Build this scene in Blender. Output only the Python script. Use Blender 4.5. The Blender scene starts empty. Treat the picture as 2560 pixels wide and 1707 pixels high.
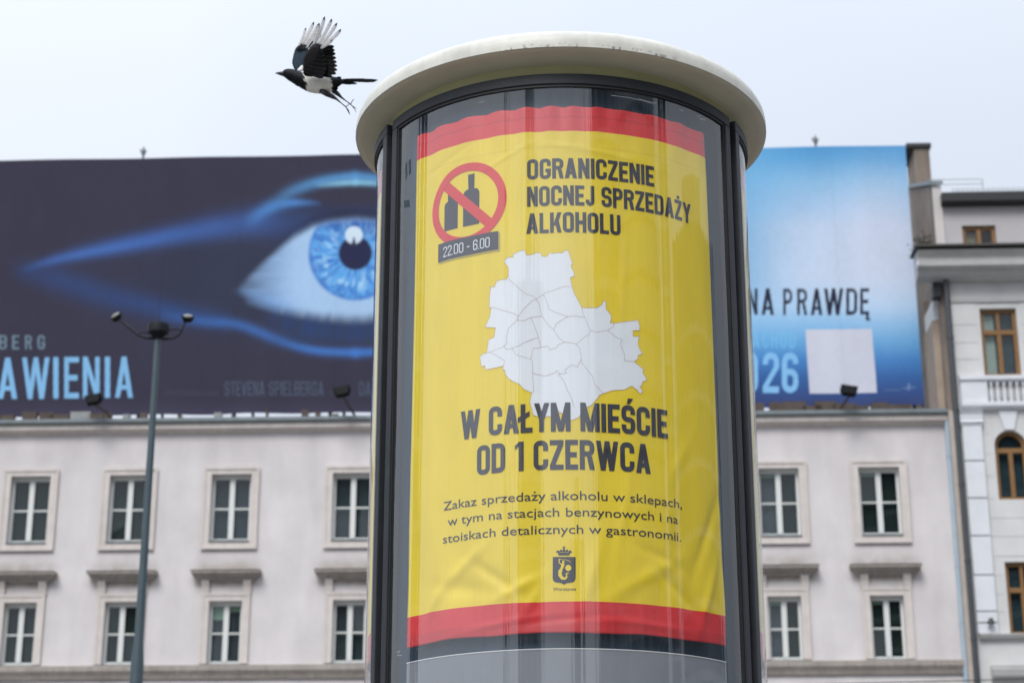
import bpy, bmesh, math, random
import numpy as np
from mathutils import Vector, Matrix
random.seed(7); RNG=np.random.default_rng(5)
S=bpy.context.scene
R_=math.radians
# ---------------------------------------------------------------- camera
FPX,PITCH,CAMZ=4911.0,0.3383,1.6
cam_d=bpy.data.cameras.new('camera'); cam=bpy.data.objects.new('camera',cam_d); S.collection.objects.link(cam); S.camera=cam
cam.location=(0,0,CAMZ); cam.rotation_euler=(math.pi/2+PITCH,0,0)
cam_d.sensor_width=36; cam_d.lens=FPX/2560*36; cam_d.clip_end=3000; cam_d.clip_start=.05
cam_d.dof.use_dof=True; cam_d.dof.focus_distance=7.15; cam_d.dof.aperture_fstop=4.6
# ---------------------------------------------------------------- world: overcast sky
W=bpy.data.worlds.new('World'); S.world=W; W.use_nodes=True
n=W.node_tree.nodes; l=W.node_tree.links; n.clear()
out=n.new('ShaderNodeOutputWorld'); bg=n.new('ShaderNodeBackground'); l.new(bg.outputs[0],out.inputs[0])
sky=n.new('ShaderNodeTexSky'); sky.sky_type='NISHITA'; sky.sun_disc=False; sky.sun_elevation=R_(47); sky.sun_rotation=R_(202)
tc=n.new('ShaderNodeTexCoord'); sep=n.new('ShaderNodeSeparateXYZ'); l.new(tc.outputs['Generated'],sep.inputs[0])
ns=n.new('ShaderNodeTexNoise'); ns.inputs['Scale'].default_value=2.2; ns.inputs['Detail'].default_value=4; ns.inputs['Roughness'].default_value=.45
l.new(tc.outputs['Generated'],ns.inputs['Vector'])
cr=n.new('ShaderNodeValToRGB'); l.new(ns.outputs['Fac'],cr.inputs[0])
cr.color_ramp.elements[0].position=.36; cr.color_ramp.elements[0].color=(.735,.815,.955,1)
cr.color_ramp.elements[1].position=.62; cr.color_ramp.elements[1].color=(.825,.885,.985,1)
def wmath(op,a,b=None,c=None):
    m=n.new('ShaderNodeMath'); m.operation=op
    for i,v in enumerate((a,b,c)):
        if v is None: continue
        if isinstance(v,(int,float)): m.inputs[i].default_value=v
        else: l.new(v,m.inputs[i])
    return m.outputs[0]
zc=wmath('MAXIMUM',sep.outputs['Z'],0.0)
grad=wmath('MULTIPLY_ADD',wmath('POWER',zc,3.0),1.35,.675)            # an overcast sky brightens towards the zenith
grad=wmath('ADD',grad,wmath('MULTIPLY',sep.outputs['X'],-.17))   # and a little towards the hidden sun on the left
mul=n.new('ShaderNodeMix'); mul.data_type='RGBA'; mul.blend_type='MULTIPLY'; mul.inputs[0].default_value=1
l.new(cr.outputs[0],mul.inputs[6]); l.new(grad,mul.inputs[7])
sc_=n.new('ShaderNodeMix'); sc_.data_type='RGBA'; sc_.blend_type='MULTIPLY'; sc_.inputs[0].default_value=1; l.new(sky.outputs[0],sc_.inputs[6]); sc_.inputs[7].default_value=(.08,.08,.08,1)
mx=n.new('ShaderNodeMix'); mx.data_type='RGBA'; mx.inputs[0].default_value=.95; l.new(sc_.outputs[2],mx.inputs[6]); l.new(mul.outputs[2],mx.inputs[7])
l.new(mx.outputs[2],bg.inputs[0]); bg.inputs[1].default_value=1.0
# ---------------------------------------------------------------- veiled sun, exposure
sd=bpy.data.lights.new('sun','SUN'); sd.energy=1.5; sd.angle=R_(25); sd.color=(1,.97,.92)
so=bpy.data.objects.new('sun',sd); S.collection.objects.link(so); so.rotation_euler=(R_(43),0,R_(-20)); so.location=(0,0,60)
S.view_settings.view_transform='Standard'; S.view_settings.look='None'; S.view_settings.exposure=.43; S.view_settings.gamma=1
S.render.engine='CYCLES'; S.cycles.max_bounces=8; S.cycles.transparent_max_bounces=16; S.cycles.use_denoising=True
C=S.collection
# ---------------------------------------------------------------- helpers
CP,SP=math.cos(PITCH),math.sin(PITCH)
def ray(px,py):
    X=(px-1280)/FPX; Y=(853.5-py)/FPX
    return (X, CP-Y*SP, SP+Y*CP)
PCX,PCY=.2024,7.464                              # axis of the pillar
def cyl(px,py,R=.738):
    d=ray(px,py); a=d[0]**2+d[1]**2; b=-2*(PCX*d[0]+PCY*d[1]); c=PCX**2+PCY**2-R*R
    t=(-b-math.sqrt(max(b*b-4*a*c,0)))/2/a
    return math.atan2(d[0]*t-PCX,PCY-d[1]*t), d[2]*t+CAMZ
FD,YAW=55.0,.04
def fac(px,py,off=0.0):                          # point of the facade plane (u along it, z up); off = metres in front of it
    d=ray(px,py); t=(FD-off)/(d[1]+d[0]*math.tan(YAW)); return d[0]*t/math.cos(YAW)-off*math.sin(YAW), d[2]*t+CAMZ
def at(px,py,dist):                              # point at a distance along y
    d=ray(px,py); t=dist/d[1]; return Vector((d[0]*t,d[1]*t,d[2]*t+CAMZ))
def s2l(c): return tuple(((v/255)/12.92 if v/255<.04045 else (((v/255)+.055)/1.055)**2.4) for v in c)
MATS={}
def mat(name,col,rough=.7,var=.0,scale=3.0,bump=0.0,bscale=40,metal=0,spec=.5,attr=None,streak=0,dirt=None):
    if name in MATS: return MATS[name]
    m=bpy.data.materials.new(name); m.use_nodes=True; N=m.node_tree.nodes; L=m.node_tree.links; P=N['Principled BSDF']
    P.inputs['Roughness'].default_value=rough; P.inputs['Metallic'].default_value=metal; P.inputs['Specular IOR Level'].default_value=spec
    P.inputs['Base Color'].default_value=(*col,1)
    tco=N.new('ShaderNodeTexCoord')
    src=None
    if attr:
        a=N.new('ShaderNodeAttribute'); a.attribute_name=attr; src=a.outputs['Color']
    if var>0 or streak>0 or dirt:
        nz=N.new('ShaderNodeTexNoise'); nz.inputs['Scale'].default_value=scale; nz.inputs['Detail'].default_value=7; nz.inputs['Roughness'].default_value=.62
        L.new(tco.outputs['Object'],nz.inputs['Vector'])
        rp=N.new('ShaderNodeMapRange'); L.new(nz.outputs['Fac'],rp.inputs[0]); rp.inputs[1].default_value=.3; rp.inputs[2].default_value=.7; rp.inputs[3].default_value=1-var; rp.inputs[4].default_value=1+var*.5
        mm=N.new('ShaderNodeMix'); mm.data_type='RGBA'; mm.blend_type='MULTIPLY'; mm.inputs[0].default_value=1
        if src: L.new(src,mm.inputs[6])
        else: mm.inputs[6].default_value=(*col,1)
        L.new(rp.outputs[0],mm.inputs[7]); src=mm.outputs[2]
        if streak>0:
            mp=N.new('ShaderNodeMapping'); mp.inputs['Scale'].default_value=(9*scale/3,9*scale/3,.35); L.new(tco.outputs['Object'],mp.inputs[0])
            n2=N.new('ShaderNodeTexNoise'); n2.inputs['Scale'].default_value=1.0; n2.inputs['Detail'].default_value=5; L.new(mp.outputs[0],n2.inputs['Vector'])
            r2=N.new('ShaderNodeMapRange'); L.new(n2.outputs['Fac'],r2.inputs[0]); r2.inputs[1].default_value=.42; r2.inputs[2].default_value=.72; r2.inputs[3].default_value=0; r2.inputs[4].default_value=streak
            m2=N.new('ShaderNodeMix'); m2.data_type='RGBA'; L.new(r2.outputs[0],m2.inputs[0]); L.new(src,m2.inputs[6]); m2.inputs[7].default_value=(*(dirt or (.12,.1,.08)),1); src=m2.outputs[2]
    if src: L.new(src,P.inputs['Base Color'])
    if bump>0:
        nb=N.new('ShaderNodeTexNoise'); nb.inputs['Scale'].default_value=bscale; nb.inputs['Detail'].default_value=5; L.new(tco.outputs['Object'],nb.inputs['Vector'])
        bp=N.new('ShaderNodeBump'); bp.inputs['Strength'].default_value=bump; bp.inputs['Distance'].default_value=.02; L.new(nb.outputs['Fac'],bp.inputs['Height']); L.new(bp.outputs[0],P.inputs['Normal'])
    MATS[name]=m; return m
def grime(m,xs,z0,zh,col,sc=2.5,lo=.3,hi=.65,wx=(.55,1.25),zb=(.5,.3)):
    N=m.node_tree.nodes; L=m.node_tree.links; P=N['Principled BSDF']; old=P.inputs['Base Color'].links[0].from_socket
    tcn=N.new('ShaderNodeTexCoord'); sp=N.new('ShaderNodeSeparateXYZ'); L.new(tcn.outputs['Object'],sp.inputs[0])
    def mth(op,a,b):
        q=N.new('ShaderNodeMath'); q.operation=op
        for i,v in enumerate((a,b)):
            if isinstance(v,(int,float)): q.inputs[i].default_value=v
            else: L.new(v,q.inputs[i])
        return q.outputs[0]
    def mr(v,a,b,c,d):
        q=N.new('ShaderNodeMapRange'); q.interpolation_type='SMOOTHSTEP'; L.new(v,q.inputs[0]); q.inputs[1].default_value=a; q.inputs[2].default_value=b; q.inputs[3].default_value=c; q.inputs[4].default_value=d; return q.outputs[0]
    acc=None
    for x in xs:
        v=mr(mth('ABSOLUTE',mth('SUBTRACT',sp.outputs['X'],x),0),wx[0],wx[1],1,0); acc=v if acc is None else mth('MAXIMUM',acc,v)
    zz=mth('MULTIPLY',mr(sp.outputs['Z'],z0,z0+zh,1,0),mr(sp.outputs['Z'],z0-zb[0],z0-zb[1],0,1))
    nz=N.new('ShaderNodeTexNoise'); nz.inputs['Scale'].default_value=sc; nz.inputs['Detail'].default_value=6; L.new(tcn.outputs['Object'],nz.inputs['Vector'])
    f=mth('MULTIPLY',mth('MULTIPLY',acc,zz),mr(nz.outputs['Fac'],lo,hi,.25 if sc<5 else 0,.8))
    mm=N.new('ShaderNodeMix'); mm.data_type='RGBA'; L.new(f,mm.inputs[0]); L.new(old,mm.inputs[6]); mm.inputs[7].default_value=(*col,1); L.new(mm.outputs[2],P.inputs['Base Color'])
def glassmat(name,ior,tint=(1,1,1),streaky=False,rough=0.0):
    m=bpy.data.materials.new(name); m.use_nodes=True; N=m.node_tree.nodes; L=m.node_tree.links; N.clear()
    o=N.new('ShaderNodeOutputMaterial'); tr=N.new('ShaderNodeBsdfTransparent'); tr.inputs[0].default_value=(*tint,1)
    gl=N.new('ShaderNodeBsdfGlossy'); gl.inputs['Roughness'].default_value=rough; fr=N.new('ShaderNodeFresnel'); fr.inputs[0].default_value=ior
    ge=N.new('ShaderNodeNewGeometry'); iv=N.new('ShaderNodeMath'); iv.operation='SUBTRACT'; iv.inputs[0].default_value=1; L.new(ge.outputs['Backfacing'],iv.inputs[1])
    mu=N.new('ShaderNodeMath'); mu.operation='MULTIPLY'; L.new(fr.outputs[0],mu.inputs[0]); L.new(iv.outputs[0],mu.inputs[1])
    mi=N.new('ShaderNodeMixShader'); L.new(mu.outputs[0],mi.inputs[0]); L.new(tr.outputs[0],mi.inputs[1]); L.new(gl.outputs[0],mi.inputs[2]); L.new(mi.outputs[0],o.inputs[0])
    if streaky:
        uv=N.new('ShaderNodeTexCoord'); mp=N.new('ShaderNodeMapping'); mp.inputs['Scale'].default_value=(26,.35,1); L.new(uv.outputs['UV'],mp.inputs[0])
        nz=N.new('ShaderNodeTexNoise'); nz.inputs['Scale'].default_value=1; nz.inputs['Detail'].default_value=4; L.new(mp.outputs[0],nz.inputs['Vector'])
        bp=N.new('ShaderNodeBump'); bp.inputs['Strength'].default_value=.2; bp.inputs['Distance'].default_value=.0035; L.new(nz.outputs['Fac'],bp.inputs['Height'])
        L.new(bp.outputs[0],gl.inputs['Normal'])
        # faint film of dust, uneven and streaked by rain
        df=N.new('ShaderNodeBsdfDiffuse'); df.inputs[0].default_value=(.6,.62,.66,1)
        m3=N.new('ShaderNodeMapping'); m3.inputs['Scale'].default_value=(60,1.5,1); L.new(uv.outputs['UV'],m3.inputs[0])
        n3=N.new('ShaderNodeTexNoise'); n3.inputs['Scale'].default_value=1; n3.inputs['Detail'].default_value=6; L.new(m3.outputs[0],n3.inputs['Vector'])
        r3=N.new('ShaderNodeMapRange'); L.new(n3.outputs['Fac'],r3.inputs[0]); r3.inputs[1].default_value=.35; r3.inputs[2].default_value=.75; r3.inputs[3].default_value=.005; r3.inputs[4].default_value=.035
        mk=N.new('ShaderNodeMath'); mk.operation='MULTIPLY'; L.new(r3.outputs[0],mk.inputs[0]); L.new(iv.outputs[0],mk.inputs[1])
        md=N.new('ShaderNodeMixShader'); L.new(mk.outputs[0],md.inputs[0]); L.new(mi.outputs[0],md.inputs[1]); L.new(df.outputs[0],md.inputs[2]); L.new(md.outputs[0],o.inputs[0])
    return m
def link(name,me,m,parent=None,smooth=False,bevel=0,kind=None):
    if smooth: me.polygons.foreach_set('use_smooth',[True]*len(me.polygons))
    o=bpy.data.objects.new(name,me); C.objects.link(o)
    if m is not None: me.materials.append(m)
    if parent is not None: o.parent=parent
    if bevel:
        b=o.modifiers.new('b','BEVEL'); b.width=bevel; b.segments=2; b.limit_method='ANGLE'
    if kind: o['kind']=kind
    return o
class MB:
    def __init__(s): s.v=[]; s.f=[]
    def add(s,vs,fs):
        k=len(s.v); s.v+=[tuple(a) for a in vs]; s.f+=[tuple(i+k for i in q) for q in fs]; return s
    def box(s,x0,x1,y0,y1,z0,z1):
        return s.add([(x0,y0,z0),(x1,y0,z0),(x1,y1,z0),(x0,y1,z0),(x0,y0,z1),(x1,y0,z1),(x1,y1,z1),(x0,y1,z1)],
            [(0,3,2,1),(4,5,6,7),(0,1,5,4),(1,2,6,5),(2,3,7,6),(3,0,4,7)])
    def prism(s,prof,x0,x1):          # profile in (y,z), swept along x
        k=len(prof); return s.add([(x0,y,z) for y,z in prof]+[(x1,y,z) for y,z in prof],[(i,(i+1)%k,(i+1)%k+k,i+k) for i in range(k)]+[tuple(range(k-1,-1,-1)),tuple(range(k,2*k))])
    def tube(s,pts,rad,n=10,cap=True,flat=1.0):
        pts=[Vector(p) for p in pts]; rr=rad if isinstance(rad,(list,tuple)) else [rad]*len(pts); vs=[];fs=[]
        for i,p in enumerate(pts):
            d=(pts[min(i+1,len(pts)-1)]-pts[max(i-1,0)]).normalized(); a=Vector((0,1,0)) if abs(d.y)<.9 else Vector((1,0,0))
            u=d.cross(a).normalized(); w=d.cross(u)
            vs+=[p+u*rr[i]*math.cos(2*math.pi*j/n)+w*rr[i]*flat*math.sin(2*math.pi*j/n) for j in range(n)]
        for i in range(len(pts)-1):
            for j in range(n): fs.append((i*n+j,i*n+(j+1)%n,(i+1)*n+(j+1)%n,(i+1)*n+j))
        if cap: fs+=[tuple(range(n-1,-1,-1)),tuple(range((len(pts)-1)*n,len(pts)*n))]
        return s.add(vs,fs)
    def lathe(s,prof,n=96,cx=0,cy=0,close=False):
        k=len(prof); vs=[(cx+r*math.cos(2*math.pi*j/n),cy+r*math.sin(2*math.pi*j/n),z) for r,z in prof for j in range(n)]
        fs=[(i*n+j,i*n+(j+1)%n,(i+1)*n+(j+1)%n,(i+1)*n+j) for i in range(k-1) for j in range(n)]
        return s.add(vs,fs)
    def cbox(s,r0,r1,t0,t1,z0,z1,nn=None):   # curved box about the pillar axis (axis at the origin)
        nn=nn or max(2,int(abs(t1-t0)/.03)); P=[]
        for i in range(nn+1):
            t=t0+(t1-t0)*i/nn
            for r,z in ((r0,z0),(r1,z0),(r1,z1),(r0,z1)): P.append((r*math.sin(t),-r*math.cos(t),z))
        fs=[(4*i+j,4*i+(j+1)%4,4*i+4+(j+1)%4,4*i+4+j) for i in range(nn) for j in range(4)]+[(3,2,1,0),tuple(4*nn+j for j in range(4))]
        return s.add(P,fs)
    def mesh(s,name='m'):
        me=bpy.data.meshes.new(name); me.from_pydata(s.v,[],s.f); bm=bmesh.new(); bm.from_mesh(me); bmesh.ops.recalc_face_normals(bm,faces=bm.faces); bm.to_mesh(me); bm.free(); return me
    def build(s,name,m,parent=None,smooth=False,bevel=0,kind=None): return link(name,s.mesh(name),m,parent,smooth,bevel,kind)
def thing(name,label,cat,loc=(0,0,0),rz=0,group=None):
    o=bpy.data.objects.new(name,None); o.empty_display_size=.2; C.objects.link(o); o.location=loc; o.rotation_euler=(0,0,rz); o['label']=label; o['category']=cat
    if group: o['group']=group
    return o
def smooth_angle(o,a=40):
    me=o.data; me.polygons.foreach_set('use_smooth',[True]*len(me.polygons)); bm=bmesh.new(); bm.from_mesh(me)
    for e in bm.edges:
        if len(e.link_faces)==2 and e.calc_face_angle(0)>R_(a): e.smooth=False
    bm.to_mesh(me); bm.free()
# ---------------------------------------------------------------- ground
g_m=mat('paving_stone',(.13,.125,.12),.85,.25,.8,.3,6)
MB().add([(-1500,-1500,0),(1500,-1500,0),(1500,1500,0),(-1500,1500,0)],[(0,1,2,3)]).build('ground',g_m,kind='structure')
MB().box(-120,120,24,36,-.2,.004).build('road',mat('asphalt',(.06,.06,.062),.9,.3,1.5,.4,30),kind='structure')
MB().box(-120,120,36,36.25,-.2,.13).build('kerb',mat('kerb_granite',(.32,.31,.3),.8,.2,3),kind='structure')
MB().box(-120,120,36.25,58,-.2,.12).build('pavement',mat('pavement_slabs',(.18,.175,.165),.85,.2,2),kind='structure')
MB().box(-6,6,-3,14,-.2,.02).build('plaza_slab',mat('plaza_granite',(.17,.165,.155),.8,.2,2),kind='structure')
# ---------------------------------------------------------------- condensed poster capitals as convex quads
T=.168
def glyph(ch,t=T,R=.22,w0=.5):
    q=[]; w=w0
    def rect(x0,x1,y0,y1): q.append([(x0,y0),(x1,y0),(x1,y1),(x0,y1)])
    V=lambda x,y0=0,y1=1: rect(x,x+t,y0,y1)
    H=lambda y,x0,x1: rect(x0,x1,y,y+t)
    def D(xb,xt,y0=0,y1=1,tw=None):
        k=tw or t*1.06; q.append([(xb,y0),(xb+k,y0),(xt+k,y1),(xt,y1)])
    def A(cx,cy,a0):
        for i in range(5):
            a,b=R_(a0+18*i),R_(a0+18*i+18); ri=max(R-t,.001)
            q.append([(cx+ri*math.cos(a),cy+ri*math.sin(a)),(cx+R*math.cos(a),cy+R*math.sin(a)),(cx+R*math.cos(b),cy+R*math.sin(b)),(cx+ri*math.cos(b),cy+ri*math.sin(b))])
    TL=lambda: A(R,1-R,90); TR=lambda: A(w-R,1-R,0); BL=lambda: A(R,R,180); BR=lambda: A(w-R,R,270)
    c0={'Ł':'L','Ę':'E','Ś':'S','Ż':'Z'}.get(ch,ch)
    if c0 in 'O0': V(0,R,1-R);V(w-t,R,1-R);H(0,R,w-R);H(1-t,R,w-R);TL();TR();BL();BR()
    elif c0 in 'CG':
        V(0,R,1-R);H(0,R,w-R);H(1-t,R,w-R);TL();TR();BL();BR();V(w-t,.64,1-R)
        if c0=='C': V(w-t,R,.36)
        else: V(w-t,R,.5);H(.5-t,w*.52,w-t)
    elif c0=='D': V(0);H(0,t,w-R);H(1-t,t,w-R);TR();BR();V(w-t,R,1-R)
    elif c0=='P': w*=.96;V(0);H(1-t,t,w-R);TR();V(w-t,.42+R,1-R);A(w-R,.42+R,270);H(.42,t,w-R)
    elif c0=='R': V(0);H(1-t,t,w-R);TR();V(w-t,.45+R,1-R);A(w-R,.45+R,270);H(.45,t,w-R);D(w-t,w*.48,0,.46)
    elif c0=='B': V(0);H(1-t,t,w-R);TR();V(w-t,.5-t/2+R,1-R);A(w-R,.5-t/2+R,270);H(.5-t/2,t,w-R);H(0,t,w-R);BR();V(w-t,R,.5-t/2+.06)
    elif c0=='A': w=.54; D(0,w/2-t*.55,tw=t*1.1);D(w-t*1.1,w/2-t*.55,tw=t*1.1);rect(w*.25,w*.75,.2,.2+t*.85)
    elif c0=='N': V(0);V(w-t);D(w-t,0)
    elif c0=='M': w=.68;V(0);V(w-t);D(w/2-t/2,0+.01);D(w/2-t/2,w-t-.01)
    elif c0=='W': w=.78;k=t*1.0;D(w*.2,0,tw=k);D(w*.2,w/2-k/2,tw=k);D(w*.8-k,w/2-k/2,tw=k);D(w*.8-k,w-k,tw=k)
    elif c0=='V': D(w/2-t/2,0);D(w/2-t/2,w-t)
    elif c0=='I': w=t;V(0)
    elif c0=='1': w=.3;V(w-t);q.append([(0,.72),(w-t,.84),(w-t,.99),(0,.87)])
    elif c0=='Z': w*=.92;rect(0,w,0,t);rect(0,w,1-t,1);D(0,w-t*1.05,t*.9,1-t*.9)
    elif c0=='E': w*=.86;V(0);H(0,t,w);H(1-t,t,w);H(.5-t/2,t,w*.9)
    elif c0=='L': w*=.84;V(0);H(0,t,w)
    elif c0=='T': w*=.95;H(1-t,0,w);V(w/2-t/2,0,1-t)
    elif c0=='H': V(0);V(w-t);H(.5-t/2,t,w-t)
    elif c0=='K': w=.52;V(0);D(t*.85,w-t*1.1,.36,1,tw=t*1.1);D(w-t*1.1,t*1.2,0,.62,tw=t*1.1)
    elif c0=='U': V(0,R,1);V(w-t,R,1);H(0,R,w-R);BL();BR()
    elif c0=='J': w*=.8;V(w-t,R,1);H(0,R,w-R);BR();BL();V(0,R,.3)
    elif c0=='Y': w=.52;V(w/2-t/2,0,.42);D(w/2-t/2,0,.42,1);D(w/2-t/2,w-t,.42,1)
    elif c0=='S':
        m=.5-t/2;H(1-t,R,w-R);TL();TR();V(w-t,.68,1-R);V(0,m+R,1-R);A(R,m+R,180);H(m,R,w-R);A(w-R,m+t-R,0);V(w-t,R,m+t-R);BR();BL();H(0,R,w-R);V(0,R,.32)
    elif c0=='2': H(1-t,R,w-R);TL();TR();V(0,.7,1-R);V(w-t,.62,1-R);D(0,w-t*1.05,t,.63);rect(0,w,0,t)
    elif c0=='6': V(0,R,1-R);H(1-t,R,w-R);TL();TR();BL();BR();H(0,R,w-R);V(w-t,R,.6-R);H(.6-t,t,w-R);A(w-R,.6-R,0);V(w-t,.72,1-R)
    elif c0=='.': w=t;rect(0,t,0,t)
    elif c0=='-': w=.3;rect(0,w,.42,.42+t)
    elif c0==' ': w=.22
    if ch=='Ł': q.append([(-.1,.36),(.32,.58),(.32,.58+t),(-.1,.36+t)])
    if ch=='Ż': rect(w/2-t/2,w/2+t/2,1.07,1.07+t*.9)
    if ch=='Ś': q.append([(w*.4,1.05),(w*.62,1.05),(w*.88,1.24),(w*.5,1.24)])
    if ch=='Ę': q.append([(w-t*1.2,-.14),(w-t*.2,-.14),(w,0),(w-t,0)]);q.append([(w-t*1.2,-.14),(w-t*.9,-.22),(w+.05,-.22),(w+.05,-.12)])
    return q,w
def capline(txt,gap=.06,**k):
    x=0;Q=[]
    for ch in txt:
        q,w=glyph(ch,**k); Q+=[[(a+x,b) for a,b in p] for p in q]; x+=w+gap
    return Q,x-gap
# ================================================================= ADVERTISING PILLAR
pil=thing('advertising_pillar','round glazed advertising column with cream overhanging cap and dark grey door frames','advertising column',(PCX,PCY,0))
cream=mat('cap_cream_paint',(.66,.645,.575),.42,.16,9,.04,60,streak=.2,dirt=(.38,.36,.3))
RC=.853
prof=[(0,5.235),(.60,5.225),(.76,5.205),(.815,5.188),(.838,5.172),(.849,5.152),(RC,5.13),(RC,5.108),(RC,5.1025),(.846,5.1025)]
smooth_angle(MB().lathe(prof,160).build('cap',cream,pil),50)
MB().lathe([(.846,5.1027),(.84,5.099),(.82,5.0965),(.78,5.0935),(.745,5.0885),(.7336,5.085)],160).build('soffit',mat('soffit_dull_tan',(.60,.54,.41),.6,.10,4),pil,smooth=True)  # underside of the cap, browner and a little darker than its top
MB().lathe([(.7335,5.10),(.7335,5.02)],120).build('neck',mat('neck_dull_yellow',(.42,.40,.2),.6,.08,6),pil,smooth=True)  # ring below the soffit, yellower and darker than the cap
grime(cream,[.27,-.1],5.104,.022,(.16,.14,.11),60,.53,.62,(.08,.22),(.004,.001))
alu=mat('dark_frame_metal',(.026,.029,.034),.5,.2,18,.05,80,metal=.1,spec=.3)
gask=mat('black_rubber_gasket',(.008,.008,.009),.55)
slate=mat('slate_backing',(.018,.052,.088),.45,.12,4)
# inner dark core and lower plinth
MB().lathe([(.70,.35),(.70,5.05)],96).build('inner_drum',slate,pil,smooth=True)
MB().lathe([(0,.52),(.76,.52),(.79,.50),(.80,.46),(.80,.02),(0,.02)],96).build('plinth',alu,pil,smooth=False)
tL,_=cyl(981,300.5,.764); tR,_=cyl(1824,299,.764)
GL=glassmat('curved_acrylic_glass',2.15,(.995,1,1),True)
ZT=5.036;ZB=.56
def door(t0,t1,first):
    fw=.056; dr=0 if first else .010
    MB().cbox(.736+dr,.764+dr,t0,t1,ZT-.043,ZT).build('top_rail',alu,pil,bevel=.003)
    MB().cbox(.736+dr,.764+dr,t0,t1,ZB,ZB+.07).build('bottom_rail',alu,pil,bevel=.003)
    for a,b in ((t0,t0+fw),(t1-fw,t1)): MB().cbox(.722,.764+dr,a,b,ZB+.0705,ZT-.0435,3).build('stile',alu,pil,bevel=.003)
    g=MB(); g.cbox(.744+dr,.7585+dr,t0+fw,t1-fw,ZT-.0525,ZT-.0435); g.cbox(.744+dr,.7585+dr,t0+fw+.0005,t0+fw+.013,ZB+.071,ZT-.053,2); g.cbox(.744+dr,.7585+dr,t1-fw-.013,t1-fw-.0005,ZB+.071,ZT-.053,2)
    g.build('gasket',gask,pil)
    nn=90; a,b=t0+fw+.012,t1-fw-.012
    P=[];F=[]
    for i in range(nn+1):
        t=a+(b-a)*i/nn
        for r,z in ((.752+dr,ZB+.07),(.752+dr,ZT-.052),(.749+dr,ZT-.052),(.749+dr,ZB+.07)): P.append((r*math.sin(t),-r*math.cos(t),z))
    for i in range(nn):
        for j in range(4): F.append((4*i+j,4*i+4+j,4*i+4+(j+1)%4,4*i+(j+1)%4))
    F+=[(0,1,2,3),tuple(4*nn+j for j in (3,2,1,0))]
    me=MB().add(P,F).mesh('glass_pane'); uv=me.uv_layers.new(name='UVMap')
    for lp in me.loops:
        v=me.vertices[lp.vertex_index].co; uv.data[lp.index].uv=(math.atan2(v.x,-v.y),v.z)
    link('glass_pane',me,GL,pil,smooth=False); smooth_angle(bpy.data.objects[[o.name for o in pil.children][-1]],50)
gapw=.042
door(tL,tR,True)
mid=(tL+tR)/2+math.pi
door(tR+gapw,mid-gapw/2,False); door(mid+gapw/2,tL+2*math.pi-gapw,False)
for a,b in ((tL-gapw,tL),(tR,tR+gapw),(mid-gapw/2,mid+gapw/2)):
    MB().cbox(.70,.742,a-.002,b+.002,ZB,ZT,2).build('door_joint',gask,pil)
# grey lower sheet inside the case with white edge line
gth0,gth1=cyl(1016,1651,.736)[0],cyl(1816,1643,.736)[0]
gz=cyl(1412,1619,.736)[1]
MB().cbox(.7325,.734,gth0,gth1,ZB+.1,gz-.004,70).build('grey_lower_sheet',mat('grey_sheet',(.235,.245,.27),.6,.1,5),pil,smooth=False)
MB().cbox(.7325,.7355,gth0,gth1,gz-.0035,gz,70).build('sheet_edge',mat('white_sheet_edge',(.7,.7,.7),.5),pil)
# scratches and painted dark reflection patches on the glass
scr=mat('glass_scratch',(.55,.58,.6),.6)
def scratch(pts,w=.0012):
    b=MB(); P=[cyl(*p,.7528) for p in pts]
    for (a0,z0),(a1,z1) in zip(P,P[1:]):
        dx,dz=(a1-a0)*.75,z1-z0; L_=math.hypot(dx,dz) or 1; nx,nz=-dz/L_*w/.75/2,dx/L_*w/2
        f=lambda a,z:(.7528*math.sin(a),-.7528*math.cos(a),z)
        b.add([f(a0-nx,z0-nz),f(a1-nx,z1-nz),f(a1+nx,z1+nz),f(a0+nx,z0+nz)],[(0,1,2,3)])
    return b
scratch([(1528,239),(1545,241),(1575,245),(1590,249),(1612,252),(1630,257),(1640,258)]).build('scratch',scr,pil)
scratch([(1596,247),(1612,253),(1632,260)],.0009).build('scratch',scr,pil)
scratch([(1742,292),(1752,290),(1763,300),(1748,296),(1764,303)],.0014).build('scratch',scr,pil)
scratch([(1698,275),(1708,278)],.0014).build('scratch',scr,pil)
scratch([(1196,257),(1212,254)],.0009).build('scratch',scr,pil)
scratch([(990,1630),(1000,1626),(993,1638),(1005,1637)],.0012).build('scratch',scr,pil)
dark_refl=mat('reflection_patch',(.015,.035,.045),.6)  # dark reflections put in as flat coloured patches lying on the glass
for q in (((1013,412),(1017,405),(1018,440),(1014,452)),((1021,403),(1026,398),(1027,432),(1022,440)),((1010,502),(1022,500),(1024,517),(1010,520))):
    P=[cyl(*p,.7527) for p in q]; MB().add([(.7527*math.sin(a),-.7527*math.cos(a),z) for a,z in P],[(0,1,2,3)]).build('reflection_patch',dark_refl,pil)
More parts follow.
